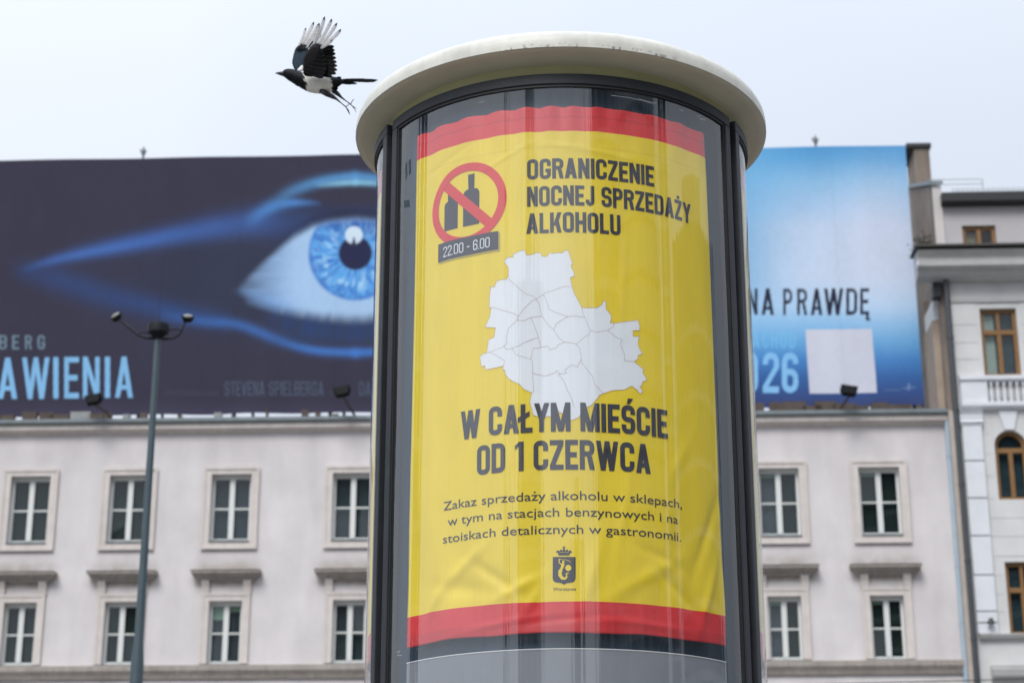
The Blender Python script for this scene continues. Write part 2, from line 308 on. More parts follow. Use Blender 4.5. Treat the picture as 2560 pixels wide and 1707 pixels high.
# ================================================================= POSTER
def wave(t,z):
    t=np.asarray(t,float); z=np.asarray(z,float)
    lo=np.clip((3.75-z)/.8,0,1)**1.5
    w=.0016*np.sin(17*t+1.2*np.sin(2.1*z))+.0008*np.sin(31*t+3*z+1)
    w=w+np.clip((z-4.74)/.18,0,1)*.0045*np.sin(44*t+2*np.sin(6*t))
    w=w+lo*(.0028*np.sin(9*t-6.5*z+1)+.0018*np.sin(21*t+11*z)+.001*np.sin(40*t-17*z))
    for (px,py,ang,Lw,Ww,am) in CREASE:
        dx=(t-px)*.738; dz=z-py; a=R_(ang); u=dx*math.cos(a)+dz*math.sin(a); v=-dx*math.sin(a)+dz*math.cos(a)
        w=w+1.1*am*np.exp(-(u/Lw)**2-(v/Ww)**2)
    return w
CREASE=[]
for (px,py,ang,Lw,Ww,am) in ((1160,1415,40,.10,.022,.007),(1235,1440,-35,.11,.02,-.006),(1290,1470,25,.09,.02,.006),(1150,1470,-10,.12,.03,-.006),
        (1330,1500,60,.06,.016,.004),(1700,1150,60,.10,.022,.003),(1745,1120,-70,.12,.02,-.003),(1620,1440,30,.16,.025,.005),(1700,1480,-40,.12,.022,-.006),
        (1560,1290,80,.2,.02,.003),(1770,1330,65,.16,.02,-.007),(1650,1390,-20,.1,.02,-.004),(1480,1440,75,.12,.02,.004),(1770,1500,70,.14,.018,.007),
        (1090,1500,55,.1,.02,.005),(1420,1545,5,.2,.012,-.003),(1240,1560,8,.16,.012,.003),(1620,1560,-4,.2,.012,.003),(1560,700,86,.2,.015,.002),(1120,400,20,.12,.012,-.002),(1260,395,25,.1,.01,.002),(1500,380,-8,.2,.012,.002)):
    t_,z_=cyl(px,py); CREASE.append((t_,z_,ang,Lw,Ww,am))
PR=.7365
pz1=cyl(1412,266)[1]; pz0=cyl(1412,1581)[1]; zy1=cyl(1412,331)[1]; zy0=cyl(1412,1504)[1]
eL=lambda z: -.894-(4.8-z)*.0075
eR=lambda z: .8425+(4.8-z)*.0130
def posmat(name,y0,y1,extra):
    m=bpy.data.materials.new(name); m.use_nodes=True; N=m.node_tree.nodes; L=m.node_tree.links; P=N['Principled BSDF']; P.inputs['Roughness'].default_value=.5
    g=N.new('ShaderNodeUVMap'); sp=N.new('ShaderNodeSeparateXYZ'); L.new(g.outputs[0],sp.inputs[0])
    cr=N.new('ShaderNodeValToRGB'); cr.color_ramp.interpolation='CONSTANT'; L.new(sp.outputs[1],cr.inputs[0])
    red=(.72,.026,.028,1); redd=(.62,.022,.024,1); yel=(.88,.66,.016,1); yeld=(.83,.62,.015,1)
    E=cr.color_ramp.elements; E[0].position=0; E[0].color=redd; E[1].position=extra[0]; E[1].color=red
    for p,c in ((y0,yel),(extra[1],yeld),(extra[1]+.004,yel),(y1,red),(extra[2],redd),(extra[2]+.003,red)):
        e=E.new(p); e.color=c
    nz=N.new('ShaderNodeTexNoise'); nz.inputs['Scale'].default_value=7; nz.inputs['Detail'].default_value=8
    rp=N.new('ShaderNodeMapRange'); L.new(nz.outputs['Fac'],rp.inputs[0]); rp.inputs[3].default_value=.90; rp.inputs[4].default_value=1.08
    mm=N.new('ShaderNodeMix'); mm.data_type='RGBA'; mm.blend_type='MULTIPLY'; mm.inputs[0].default_value=1; L.new(cr.outputs[0],mm.inputs[6]); L.new(rp.outputs[0],mm.inputs[7]); L.new(mm.outputs[2],P.inputs['Base Color'])
    mp=N.new('ShaderNodeMapping'); mp.inputs['Scale'].default_value=(90,90,90)
    wv=N.new('ShaderNodeTexNoise'); wv.inputs['Scale'].default_value=22; wv.inputs['Detail'].default_value=6
    bp=N.new('ShaderNodeBump'); bp.inputs['Strength'].default_value=.12; bp.inputs['Distance'].default_value=.004; L.new(wv.outputs['Fac'],bp.inputs['Height']); L.new(bp.outputs[0],P.inputs['Normal'])
    return m
def sheet(name,tl,tr,m,parent,nx=200,nz=300,scallop=True,do_wave=True):
    us=np.linspace(0,1,nx+1); vs=np.linspace(0,1,nz+1); U,Vv=np.meshgrid(us,vs)
    top=pz1; zbase=pz0+(top-pz0)*Vv
    tl_=np.vectorize(tl)(zbase); tr_=np.vectorize(tr)(zbase); t=tl_+(tr_-tl_)*U
    z=zbase.copy()
    if scallop: z=z+np.clip((Vv-.93)/.07,0,1)*(.0045*np.abs(np.sin(21*t+.7*np.sin(5*t)))*1.3-.004) - np.clip((.02-Vv)/.02,0,1)*.002*np.sin(13*t)
    r=PR+(wave(t,z) if do_wave else 0*t)
    co=np.stack([r*np.sin(t),-r*np.cos(t),z],-1).reshape(-1,3)
    i=np.arange(nx)[None,:]+np.arange(nz)[:,None]*(nx+1); F=np.stack([i,i+1,i+nx+2,i+nx+1],-1).reshape(-1,4)
    me=bpy.data.meshes.new(name); me.from_pydata(co.tolist(),[],F.tolist()); uv=me.uv_layers.new(name='UVMap')
    li=np.empty(len(me.loops),int); me.loops.foreach_get('vertex_index',li); uvc=np.stack([U.reshape(-1),Vv.reshape(-1)],-1)[li]; uv.data.foreach_set('uv',uvc.reshape(-1).astype(np.float32))
    o=link(name,me,m,parent,smooth=True); return o
H_=pz1-pz0
vv=lambda z:(z-pz0)/H_
pm=posmat('poster_print',vv(zy0),vv(zy1),(vv(cyl(1412,1555)[1]),vv(cyl(1412,372)[1]),vv(cyl(1412,296)[1])))
poster=thing('poster','yellow poster with red bands about the night alcohol ban, hanging behind the front glass','poster',(PCX,PCY,0))
o=sheet('printed_sheet',eL,eR,pm,poster)
so2=o.modifiers.new('s','SOLIDIFY'); so2.thickness=.0006; so2.offset=-1
ink=mat('poster_ink_charcoal',(.030,.028,.042),.5); wht=mat('poster_white',(.84,.86,.90),.55); redm=mat('poster_red_print',(.72,.026,.028),.5); yelm=mat('poster_yellow_print',(.88,.66,.016),.5)
shm=mat('poster_soft_print',(.50,.40,.06),.6)
def decal(name,polys,layer,m,parent,step=.013):
    """polys: flat polygons in (theta*PR, z); wrapped onto the waved poster a fraction of a millimetre proud of it"""
    bm=bmesh.new()
    for k,p in enumerate(polys):
        vs=[bm.verts.new((x,y,(k%40)*.00002)) for x,y in p]
        try: bm.faces.new(vs)
        except ValueError: pass
    bmesh.ops.triangulate(bm,faces=[f for f in bm.faces if len(f.verts)>4])
    xs=[v.co.x for v in bm.verts]; ys=[v.co.y for v in bm.verts]
    for ax,lo,hi in ((0,min(xs),max(xs)),(1,min(ys),max(ys))):
        k=math.ceil(lo/step)
        while k*step<hi:
            pt=[0,0,0]; pt[ax]=k*step; no=[0,0,0]; no[ax]=1
            bmesh.ops.bisect_plane(bm,geom=bm.verts[:]+bm.edges[:]+bm.faces[:],plane_co=pt,plane_no=no,dist=1e-6); k+=1
    V=np.array([v.co[:] for v in bm.verts]); t=V[:,0]/PR; z=V[:,1]; r=PR+wave(t,z)+.0004*layer+.0004+V[:,2]
    for v,a,b,c in zip(bm.verts,r*np.sin(t),-r*np.cos(t),z): v.co=(a,b,c)
    for f in bm.faces:
        f.normal_update()
        c=f.calc_center_median()
        if f.normal.x*c.x+f.normal.y*c.y<0: f.normal_flip()
    me=bpy.data.meshes.new(name); bm.to_mesh(me); bm.free()
    return link(name,me,m,parent)
def P2(px,py,R=PR):
    t,z=cyl(px,py,R); return t*PR,z
def fitline(txt,x0,z0,x1,z1base,h,**k):     # place a caps line: left end, right end, cap height; baseline between
    Q,w=capline(txt,**k); L_=x1-x0
    return [[(x0+a/w*L_, z0+(z1base-z0)*(a/w)+b*h) for a,b in q] for q in Q]
def capm(txt,L,Rr,Ht,layer=2,name='lettering',m=None,**k):   # L,Rr: pixels of the baseline ends; Ht: (base px, top px)
    x0,z0=P2(*L); x1,z1=P2(*Rr); zb=P2(*Ht[0])[1]; zt=P2(*Ht[1])[1]
    z=(z0+z1)/2
    return decal(name,fitline(txt,x0,z,x1,z,zt-zb,**k),layer,m or ink,poster)
capm('OGRANICZENIE',(1318,449),(1635,468.6),((1340,447),(1340,397)))
capm('NOCNEJ SPRZEDAŻY',(1318,515.7),(1728,562),((1322,515.7),(1322,466)))
capm('ALKOHOLU',(1316,583),(1552,591),((1322,582.5),(1322,532)))
capm('W CAŁYM MIEŚCIE',(1152,1096),(1669,1100.7),((1390,1078.3),(1390,1006.8)),4)
capm('OD 1 CZERWCA',(1192,1186),(1626,1187),((1390,1178),(1390,1104)))
# small text set with Blender's built-in font
def textmesh(txt):
    cu=bpy.data.curves.new('t','FONT'); cu.body=txt; cu.size=1; cu.resolution_u=3; cu.offset=.002; ob=bpy.data.objects.new('t',cu); C.objects.link(ob)
    dg=bpy.context.evaluated_depsgraph_get(); me=bpy.data.meshes.new_from_object(ob.evaluated_get(dg)); C.objects.unlink(ob); bpy.data.objects.remove(ob)
    return [[(me.vertices[i].co.x,me.vertices[i].co.y) for i in p.vertices] for p in me.polygons]
def small(txt,x0,x1,z,h,layer,m,name='small_lettering',parent=None,sx=None):
    Q=textmesh(txt.replace('ż','z'))
    if 'ż' in txt:
        xr=max(p[0] for q in textmesh(txt[:txt.index('ż')]+'z') for p in q)-.2; Q.append([(xr+.062*math.cos(k*.5236),.655+.062*math.sin(k*.5236)) for k in range(12)])
    a=min(p[0] for q in Q for p in q); b=max(p[0] for q in Q for p in q); caps=.72
    return decal(name,[[(x0+(x-a)/(b-a)*(x1-x0), z+y/caps*h) for x,y in q] for q in Q],layer,m,parent or poster)
for txt,L,Rr,c in (('Zakaz sprzedaży alkoholu w sklepach,',(1109,1267),(1706,1269),(1411,1249)),('w tym na stacjach benzynowych i na',(1119,1305),(1696,1308),(1421,1290)),('stoiskach detalicznych w gastronomii.',(1108,1349),(1704,1352),(1407,1333))):
    x0=P2(*L)[0];x1=P2(*Rr)[0];z=P2(*c)[1]; small(txt,x0,x1,z,P2(c[0],c[1]-23)[1]-z,2,ink)
# no-alcohol roundel
cxs,cz=P2(1174,507); rx=(P2(1266,500)[0]-P2(1082,515)[0])/2; cxs=(P2(1266,500)[0]+P2(1082,515)[0])/2
cz=(P2(1172,407)[1]+P2(1172,611)[1])/2; ro=(rx+(P2(1172,407)[1]-cz))/2; ri=ro*.80
def ringq(cx,cz,r0,r1,n=72): return [[(cx+r0*math.cos(a),cz+r0*math.sin(a)),(cx+r1*math.cos(a),cz+r1*math.sin(a)),(cx+r1*math.cos(b),cz+r1*math.sin(b)),(cx+r0*math.cos(b),cz+r0*math.sin(b))] for a,b in ((2*math.pi*i/n,2*math.pi*(i+1)/n) for i in range(n))]
decal('prohibition_ring',ringq(cxs,cz,ri,ro),2.2,redm,poster)
a=R_(-45); ux,uz=math.cos(a),math.sin(a); hw=ro*.115
decal('prohibition_bar',[[(cxs-ux*ri*1.02-uz*-hw*-1,cz-uz*ri*1.02+ux*-hw),(cxs+ux*ri*1.02+uz*hw*-1*-1*-1,cz+uz*ri*1.02+ux*-hw),(cxs+ux*ri*1.02-uz*hw,cz+uz*ri*1.02+ux*hw),(cxs-ux*ri*1.02-uz*hw,cz-uz*ri*1.02+ux*hw)]] if 0 else
      [[(cxs-ux*ri*1.02+uz*hw,cz-uz*ri*1.02-ux*hw),(cxs+ux*ri*1.02+uz*hw,cz+uz*ri*1.02-ux*hw),(cxs+ux*ri*1.02-uz*hw,cz+uz*ri*1.02+ux*hw),(cxs-ux*ri*1.02-uz*hw,cz-uz*ri*1.02+ux*hw)]],2.6,redm,poster)
def bottle(x,zb,w,h,nw):
    p=[(x-w/2,zb),(x+w/2,zb)]
    for i in range(7):
        b=i/6*math.pi/2; p.append((x+nw/2+(w-nw)/2*math.cos(b),zb+h*.60+h*.11*math.sin(b)))
    p+=[(x+nw*.42,zb+h*.93),(x+nw*.55,zb+h*.93),(x+nw*.55,zb+h),(x-nw*.55,zb+h),(x-nw*.55,zb+h*.93),(x-nw*.42,zb+h*.93)]
    for i in range(6,-1,-1):
        b=i/6*math.pi/2; p.append((x-nw/2-(w-nw)/2*math.cos(b),zb+h*.60+h*.11*math.sin(b)))
    return p
decal('bottle_symbol',[bottle(cxs+ro*.12,cz-ro*.55,ro*.42,ro*1.26,ro*.155)],1.2,ink,poster)
decal('bottle_symbol',[bottle(cxs-ro*.42,cz-ro*.55,ro*.38,ro*1.0,ro*.17)],1.2,ink,poster)
bl,br=P2(1096,660)[0],P2(1246.6,600)[0]; zb0=(P2(1095.5,659.8)[1]+P2(1246.6,622.8)[1])/2; zb1=(P2(1096,613.7)[1]+P2(1246.6,576.8)[1])/2
decal('time_plate_shadow',[[(bl+.004,zb0-.006),(br+.006,zb0-.006),(br+.006,zb1-.006),(bl+.004,zb1-.006)]],3.1,shm,poster)
decal('time_plate',[[(bl,zb0),(br,zb0),(br,zb1),(bl,zb1)]],3.6,ink,poster)
hb=zb1-zb0
decal('time_lettering',fitline('22.00 - 6.00',bl+.1*(br-bl),zb0+hb*.2,br-.13*(br-bl),zb0+hb*.2,hb*.55,t=.095,R=.2,gap=.09),4.4,wht,poster)
# city district map
MO=[(340,182),(378,145),(400,150),(422,146),(416,126),(440,112),(470,97),(520,88),(533,130),(575,128),(620,108),(640,112),(655,105),(663,138),(690,141),(712,138),(725,102),(745,115),(775,112),(805,108),(825,113),(845,110),(845,97),(886,88),(905,150),(927,208),(912,212),(916,245),(932,262),(942,310),(903,323),(920,400),(935,450),(968,512),(1003,580),(1135,577),(1147,566),(1170,553),(1190,518),(1208,520),(1210,590),(1230,610),(1253,642),(1254,683),(1242,703),(1275,710),(1480,683),(1495,735),(1493,772),(1438,772),(1442,822),(1478,824),(1494,815),(1480,870),(1484,905),(1518,970),(1480,985),(1482,1012),(1448,1036),(1490,1070),(1530,1105),(1518,1128),(1550,1175),(1550,1200),(1522,1205),(1512,1235),(1497,1255),(1522,1285),(1500,1312),(1475,1280),(1428,1243),(1362,1276),(1265,1280),(1205,1300),(1150,1322),(1145,1340),(1110,1375),(1088,1405),(1020,1440),(1000,1465),(980,1510),(918,1537),(865,1508),(830,1475),(790,1455),(760,1500),(700,1504),(630,1505),(590,1490),(560,1375),(578,1300),(510,1270),(468,1225),(420,1205),(385,1185),(352,1145),(350,1110),(330,1105),(338,1075),(265,1092),(180,1106),(182,1068),(150,1082),(135,1000),(150,975),(195,960),(208,880),(205,855),(258,830),(272,750),(178,743),(222,655),(233,580),(217,577),(222,460),(230,402),(218,400),(262,402),(280,355),(320,340),(365,335),(378,305),(380,240)]
ML=[[(378,305),(390,345),(440,385),(500,440),(540,465),(590,478),(617,505)],[(617,505),(645,480),(680,467),(680,455),(750,432),(850,398),(920,398)],[(680,467),(700,510),(725,590),(800,625),(888,656)],
[(617,505),(640,545),(650,600),(665,648),(710,715),(765,765),(800,825),(855,872),(905,875),(957,890),(985,925),(997,990),(1000,1040),(1050,1105),(1095,1160),(1115,1230),(1160,1275),(1187,1308)],
[(765,765),(785,715),(850,672),(888,656),(935,648),(1028,662)],[(1003,580),(1013,630),(1028,662),(1080,775)],[(957,890),(1040,815),(1060,815),(1080,775),(1100,768),(1110,788),(1225,768),(1250,752),(1275,735),(1275,710)],
[(1225,768),(1290,825),(1347,850),(1332,880),(1335,905),(1362,960),(1370,990),(1366,1027),(1448,1036)],[(617,505),(580,520),(510,585),(465,648),(450,685),(380,755),(362,835),(370,880),(340,905),(365,935),(410,922),(480,895),(500,878),(635,828)],
[(233,580),(250,578),(430,628),(465,648)],[(450,685),(515,687),(567,660),(665,648)],[(567,660),(590,705),(635,828),(655,915)],[(195,962),(220,957),(340,912)],[(220,957),(290,990),(348,1030),(338,1075)],
[(410,922),(440,975),(570,1017),(583,1040),(585,1135),(593,1295),(578,1300)],[(570,1017),(588,925),(655,915),(710,903),(735,933),(795,915),(800,893),(855,872)],[(585,1135),(690,1160),(780,1130),(788,1110),(820,1137)],
[(997,1018),(965,1083),(920,1063),(860,1107),(873,1135),(803,1143),(850,1200),(885,1290),(915,1345),(940,1430)]]
mp_=lambda p: P2(1160+p[0]/3.408,600+p[1]/3.408)
decal('city_map',[[mp_(p) for p in MO]],1,wht,poster)
def lineq(pts,w):
    q=[]
    for (x0,y0),(x1,y1) in zip(pts,pts[1:]):
        d=math.hypot(x1-x0,y1-y0) or 1; nx,ny=-(y1-y0)/d*w/2,(x1-x0)/d*w/2; q.append([(x0-nx,y0-ny),(x1-nx,y1-ny),(x1+nx,y1+ny),(x0+nx,y0+ny)])
    return q
brn=mat('map_line_brown',(.50,.25,.22),.6)
lq=[]
for L_ in ML+[MO+[MO[0]]]: lq+=lineq([mp_(p) for p in L_],.0011)
decal('district_borders',lq,1.9,brn,poster)
# coat of arms
rg=lambda x,y: P2(880+x/2.219,1350+y/2.219)
decal('crest_shield',[[rg(*p) for p in ((1114,92),(1240,92),(1240,210),(1232,228),(1218,234),(1192,236),(1177,246),(1160,236),(1132,233),(1118,226),(1113,210))]],2,ink,poster)
cr_=[]
for k in range(-2,3):
    cx=1176+k*17; cr_+= [[rg(*p) for p in ((cx-9,72-(8 if abs(k)<2 else 4)),(cx+9,72-(8 if abs(k)<2 else 4)),(cx+7,52+abs(k)*4),(cx,44+abs(k)*5),(cx-7,52+abs(k)*4))]]
cr_.append([rg(*p) for p in ((1142,68),(1210,68),(1206,83),(1146,83))]); cr_.append([rg(*p) for p in ((1173,33),(1179,33),(1179,48),(1173,48))]); cr_.append([rg(*p) for p in ((1168,37),(1184,37),(1184,42),(1168,42))])
decal('crest_crown',cr_,2,ink,poster)
def disc(x,y,r,n=18): return [rg(x+r*math.cos(2*math.pi*i/n),y+r*math.sin(2*math.pi*i/n)) for i in range(n)]
mer=[disc(1200,153,17),disc(1172,120,7)]
mer+=lineq([rg(*p) for p in ((1147,103),(1166,108),(1184,108),(1203,112),(1214,122))],.0016)     # sabre
mer+=lineq([rg(*p) for p in ((1150,103),(1148,122),(1160,134),(1174,132))],.0035)                # raised arm
for (x0,y0),(x1,y1),w in (((1172,128),(1166,150),.010),((1166,150),(1158,165),.009),((1158,165),(1152,182),.0125),((1152,182),(1158,202),.0125),((1158,202),(1172,214),.011),((1172,214),(1187,210),.0085),((1187,210),(1192,198),.006),((1192,198),(1188,186),.004)):
    mer+=lineq([rg(x0,y0),rg(x1,y1)],w)
mer+=[[rg(*p) for p in ((1188,190),(1178,184),(1190,186))],[rg(*p) for p in ((1188,190),(1192,178),(1205,182))]]
decal('crest_mermaid',mer,3,yelm,poster)
small('Warszawa',rg(1113,0)[0],rg(1240,0)[0],rg(1176,278)[1],rg(1176,260)[1]-rg(1176,278)[1],2,ink,'crest_lettering')
# side posters, hardly seen round the curve
for k,(a,b,lab) in enumerate(((tR+gapw+.20,mid-.25,'yellow and red poster in the right-hand side case of the column, edge-on'),(mid+.25-2*math.pi,tL-gapw-.20,'yellow and red poster in the left-hand side case of the column, edge-on'))):
    ps=thing('poster',lab,'poster',(PCX,PCY,0)); o=sheet('printed_sheet',lambda z,a=a:a,lambda z,b=b:b,pm,ps,60,120,do_wave=False); o.scale=(1.02,1.02,1)
    q=o.modifiers.new('s','SOLIDIFY'); q.thickness=.0006; q.offset=-1
# ================================================================= MAGPIE
BD=8.7; bq=lambda x,y,dd=0.0: at(640+x/4.9,y/4.9,BD+dd)
ub=bq(500,900)
mag=thing('magpie','black and white magpie taking off from the pillar with wings raised','bird',ub)
L0=lambda x,y,dd=0.0: bq(x,y,dd)-ub
def colmesh(name,vs,fs,cols,m,parent,smooth=True):
    me=bpy.data.meshes.new(name); me.from_pydata([tuple(v) for v in vs],[],fs); ca=me.color_attributes.new('Col','FLOAT_COLOR','POINT')
    ca.data.foreach_set('color',np.array([(*c,1) for c in cols],np.float32).reshape(-1)); return link(name,me,m,parent,smooth)
fm=mat('bird_plumage',(1,1,1),.5,.12,90,.15,300,attr='Col',spec=.12)
sec=[(318,905,7,7),(330,905,28,26),(345,903,41,38),(370,907,56,52),(400,918,68,62),(440,930,78,72),(480,950,88,80),(530,974,94,90),(580,999,98,98),(640,1022,101,102),(700,1033,102,104),(760,1039,102,104),(820,1042,101,100),(880,1040,95,92),(930,1028,84,78),(970,1016,68,62),(1005,1006,50,46),(1040,1000,34,30),(1075,998,20,18)]
px2m=(bq(1000,900)-bq(0,900)).length/1000
vs=[];cols=[];nn=28
# refine the sections
secs=[]
for a,b in zip(sec,sec[1:]):
    for k in range(3): secs.append(tuple(a[i]+(b[i]-a[i])*k/3 for i in range(4)))
secs.append(sec[-1])
for (x,y,rv,rh) in secs:
    for j in range(nn):
        an=2*math.pi*j/nn; X=x-10*math.sin(an)*(1 if x>500 else 0); Yp=y-rv*math.sin(an); dd=math.cos(an)*rh*px2m
        fl=1+.02*math.sin(7*an+x*.11)
        p=L0(X,y-rv*fl*math.sin(an),0); p=p+Vector((0,dd,0)); vs.append(p)
        edge=610+12*math.sin(Yp*.09)+(Yp-1040)*.13
        wr=edge<x<930+10*math.sin(Yp*.13) and Yp>950+6*math.sin(x*.06)
        white=(.74,.72,.66) if wr else (.006,.007,.009)
        if wr: white=tuple(c*(1-.10*max(0,math.sin(x*.11+Yp*.05))) for c in white)
        cols.append(white)
fs=[(i*nn+j,i*nn+(j+1)%nn,(i+1)*nn+(j+1)%nn,(i+1)*nn+j) for i in range(len(secs)-1) for j in range(nn)]+[tuple(range(nn)),tuple(range((len(secs)-1)*nn,len(secs)*nn))]
body=colmesh('body',vs,fs,cols,fm,mag)
blk=mat('bird_beak_black',(.012,.012,.013),.35); 
MB().tube([L0(345,905),L0(318,905),L0(290,902),L0(262,899),L0(232,900)],[.0140,.0115,.0086,.0052,.0008],12).build('beak',blk,mag,smooth=True)
MB().lathe([(0,.0024),(.0012,.0021),(.0021,.0012),(.0024,0)],12).build('eye',mat('bird_eye',(.004,.004,.004),.08),mag,smooth=True).location=L0(385,893)+Vector((0,-.0205,0))
# legs
def leg(pts,rad,toes):
    p=[L0(*q) for q in pts]; b=MB().tube(p,rad,10); o=b.build('leg',blk,mag,smooth=True)
    for t in toes:
        tt=MB().tube([L0(*q) for q in t],[.0022,.0022,.0018,.0008][:len(t)] if len(t)>2 else [.002,.0008],8); tt.build('toe',blk,o,smooth=True)
leg([(800,1110,-.01),(870,1150,-.015),(940,1185,-.018),(985,1215,-.02),(1045,1265,-.02),(1100,1312,-.02)],[.016,.0150,.0115,.0060,.0026,.0028],[[(1100,1312,-.02),(1128,1345,-.02),(1140,1375,-.02),(1152,1412,-.02)],[(1100,1312,-.02),(1120,1350,-.012),(1135,1380,-.012),(1142,1398,-.01)],[(1098,1312,-.02),(1125,1292,-.018),(1150,1268,-.016),(1168,1272,-.014)]])
leg([(920,1080,.012),(960,1120,.016),(1010,1160,.018),(1045,1195,.02),(1105,1240,.02),(1160,1282,.02)],[.016,.0140,.0100,.0056,.0026,.0028],[[(1160,1282,.02),(1190,1312,.02),(1212,1345,.02),(1228,1378,.02)],[(1160,1282,.02),(1188,1305,.03),(1215,1322,.03),(1230,1336,.03)],[(1158,1280,.02),(1172,1255,.02),(1184,1230,.02),(1206,1218,.02)]])
# feathers
ftr=bpy.data.materials.new('bird_feather'); ftr.use_nodes=True; N=ftr.node_tree.nodes; Lk=ftr.node_tree.links; P=N['Principled BSDF']; P.inputs['Roughness'].default_value=.45
at_=N.new('ShaderNodeAttribute'); at_.attribute_name='Col'; Lk.new(at_.outputs['Color'],P.inputs['Base Color']); trl=N.new('ShaderNodeBsdfTranslucent'); Lk.new(at_.outputs['Color'],trl.inputs[0]); ms=N.new('ShaderNodeMixShader'); ms.inputs[0].default_value=.62; P.inputs['Specular IOR Level'].default_value=.12
Lk.new(P.outputs[0],ms.inputs[1]); Lk.new(trl.outputs[0],ms.inputs[2]); Lk.new(ms.outputs[0],N['Material Output'].inputs[0])
DK=(.006,.006,.008); BR=(.022,.014,.010); TEAL=(.004,.020,.036); WH=(.86,.85,.84)
def feather(r,t,wid,kind,parent,bend=0,dr=0,dt=0,lay=0):
    a=Vector((r[0],r[1])); b=Vector((t[0],t[1])); d=b-a; nrm=Vector((-d.y,d.x)).normalized(); K=16; J=14; vs=[];cs=[];fs=[]
    for i in range(K+1):
        s=i/K; c=a+d*s+nrm*bend*4*s*(1-s); w=wid*(.35+.65*min(1,s*2.6))*math.sqrt(max(0,1-max(0,(s-.74)/.26)**2))
        if s==1: w=wid*.03
        for j in range(J+1):
            u=j/J*2-1; p=c+nrm*u*w; dd=dr+(dt-dr)*s+lay*.0012+(u*u)*w*px2m*(.25 if kind=='white' else .07); vs.append(L0(p.x,p.y,dd))
            e=abs(u)
            if kind=='white':
                col=WH
                if s>.93 or (s>.80 and e>.78): col=(.06,.05,.05)
                elif e>.97 : col=(.07,.06,.06)
                elif j==J//2: col=(.35,.32,.30)
                elif s<.22: col=(.02,.02,.025)
            elif kind=='dark': col=DK if s<.86 else (BR if s<.95 else (.05,.034,.024))
            elif kind=='covert': col=tuple(x*(1+.5*math.sin(i*2.1+j)) for x in DK)
            elif kind=='teal': col=TEAL
            else: col=DK if e<.9 else (.02,.05,.05)
            cs.append(col)
    for i in range(K):
        for j in range(J): k=i*(J+1)+j; fs.append((k,k+1,k+J+2,k+J+1))
    o=colmesh('feather',vs,fs,cs,ftr,parent); m_=o.modifiers.new('s','SOLIDIFY'); m_.thickness=.0006; return o
def slab(name,outl,dd,th,col,parent,tip=None):
    cx=sum(p[0] for p in outl)/len(outl); cy=sum(p[1] for p in outl)/len(outl); vs=[];cs=[];fs=[];K=7;n=len(outl)
    for side in (-1,1):
        for k in range(K+1):
            s=k/K
            for p in outl:
                X=cx+(p[0]-cx)*s;Y=cy+(p[1]-cy)*s; vs.append(L0(X,Y,dd+(tip or 0)*(930-Y)/400+side*th*math.sqrt(max(0,1-s*s))-0)); f=.75+.5*random.random(); cs.append(tuple(c*f for c in col))
    for sd in range(2):
        o_=sd*(K+1)*n
        for k in range(K):
            for j in range(n): fs.append((o_+k*n+j,o_+k*n+(j+1)%n,o_+(k+1)*n+(j+1)%n,o_+(k+1)*n+j))
    me=bpy.data.meshes.new(name); me.from_pydata([tuple(v) for v in vs],[],fs); ca=me.color_attributes.new('Col','FLOAT_COLOR','POINT'); ca.data.foreach_set('color',np.array([(*c,1) for c in cs],np.float32).reshape(-1))
    bm=bmesh.new(); bm.from_mesh(me); bmesh.ops.remove_doubles(bm,verts=bm.verts,dist=1e-5); bmesh.ops.recalc_face_normals(bm,faces=bm.faces); bm.to_mesh(me); bm.free()
    return link(name,me,fm,parent,True)
def smoothpoly(p,it=2):
    for _ in range(it):
        q=[]
        for i in range(len(p)):
            a,b=p[i],p[(i+1)%len(p)]; q+=[(a[0]*.75+b[0]*.25,a[1]*.75+b[1]*.25),(a[0]*.25+b[0]*.75,a[1]*.25+b[1]*.75)]
        p=q
    return p
# far wing
fw_=slab('wing',smoothpoly([(478,600),(505,570),(560,562),(625,590),(650,620),(640,700),(600,790),(560,840),(520,868),(480,868),(450,810),(440,760),(455,690)]),.05,.006,TEAL,mag,.05)
for i,(r,t,w,b) in enumerate((((490,620),(612,340),15,14),((508,610),(712,268),20,16),((535,610),(776,285),20,18),((560,615),(792,330),18,16),((585,625),(800,420),18,10))):
    feather(r,t,w,'white',fw_,b,.075,.115,i)
for i,(r,t,w) in enumerate((((520,640),(590,480),9),((545,650),(655,480),9),((575,660),(700,500),10),((600,670),(745,540),16),((600,700),(760,620),22))): feather(r,t,w,'dark',fw_,6,.07,.09,6+i)
feather((545,870),(575,800),26,'white',mag,0,-.004,.02).name='feather'
# white scapular patch
slab('scapular_patch',smoothpoly([(495,872),(520,840),(560,808),(580,800),(585,870),(540,882)]),-.006,.008,WH,mag)
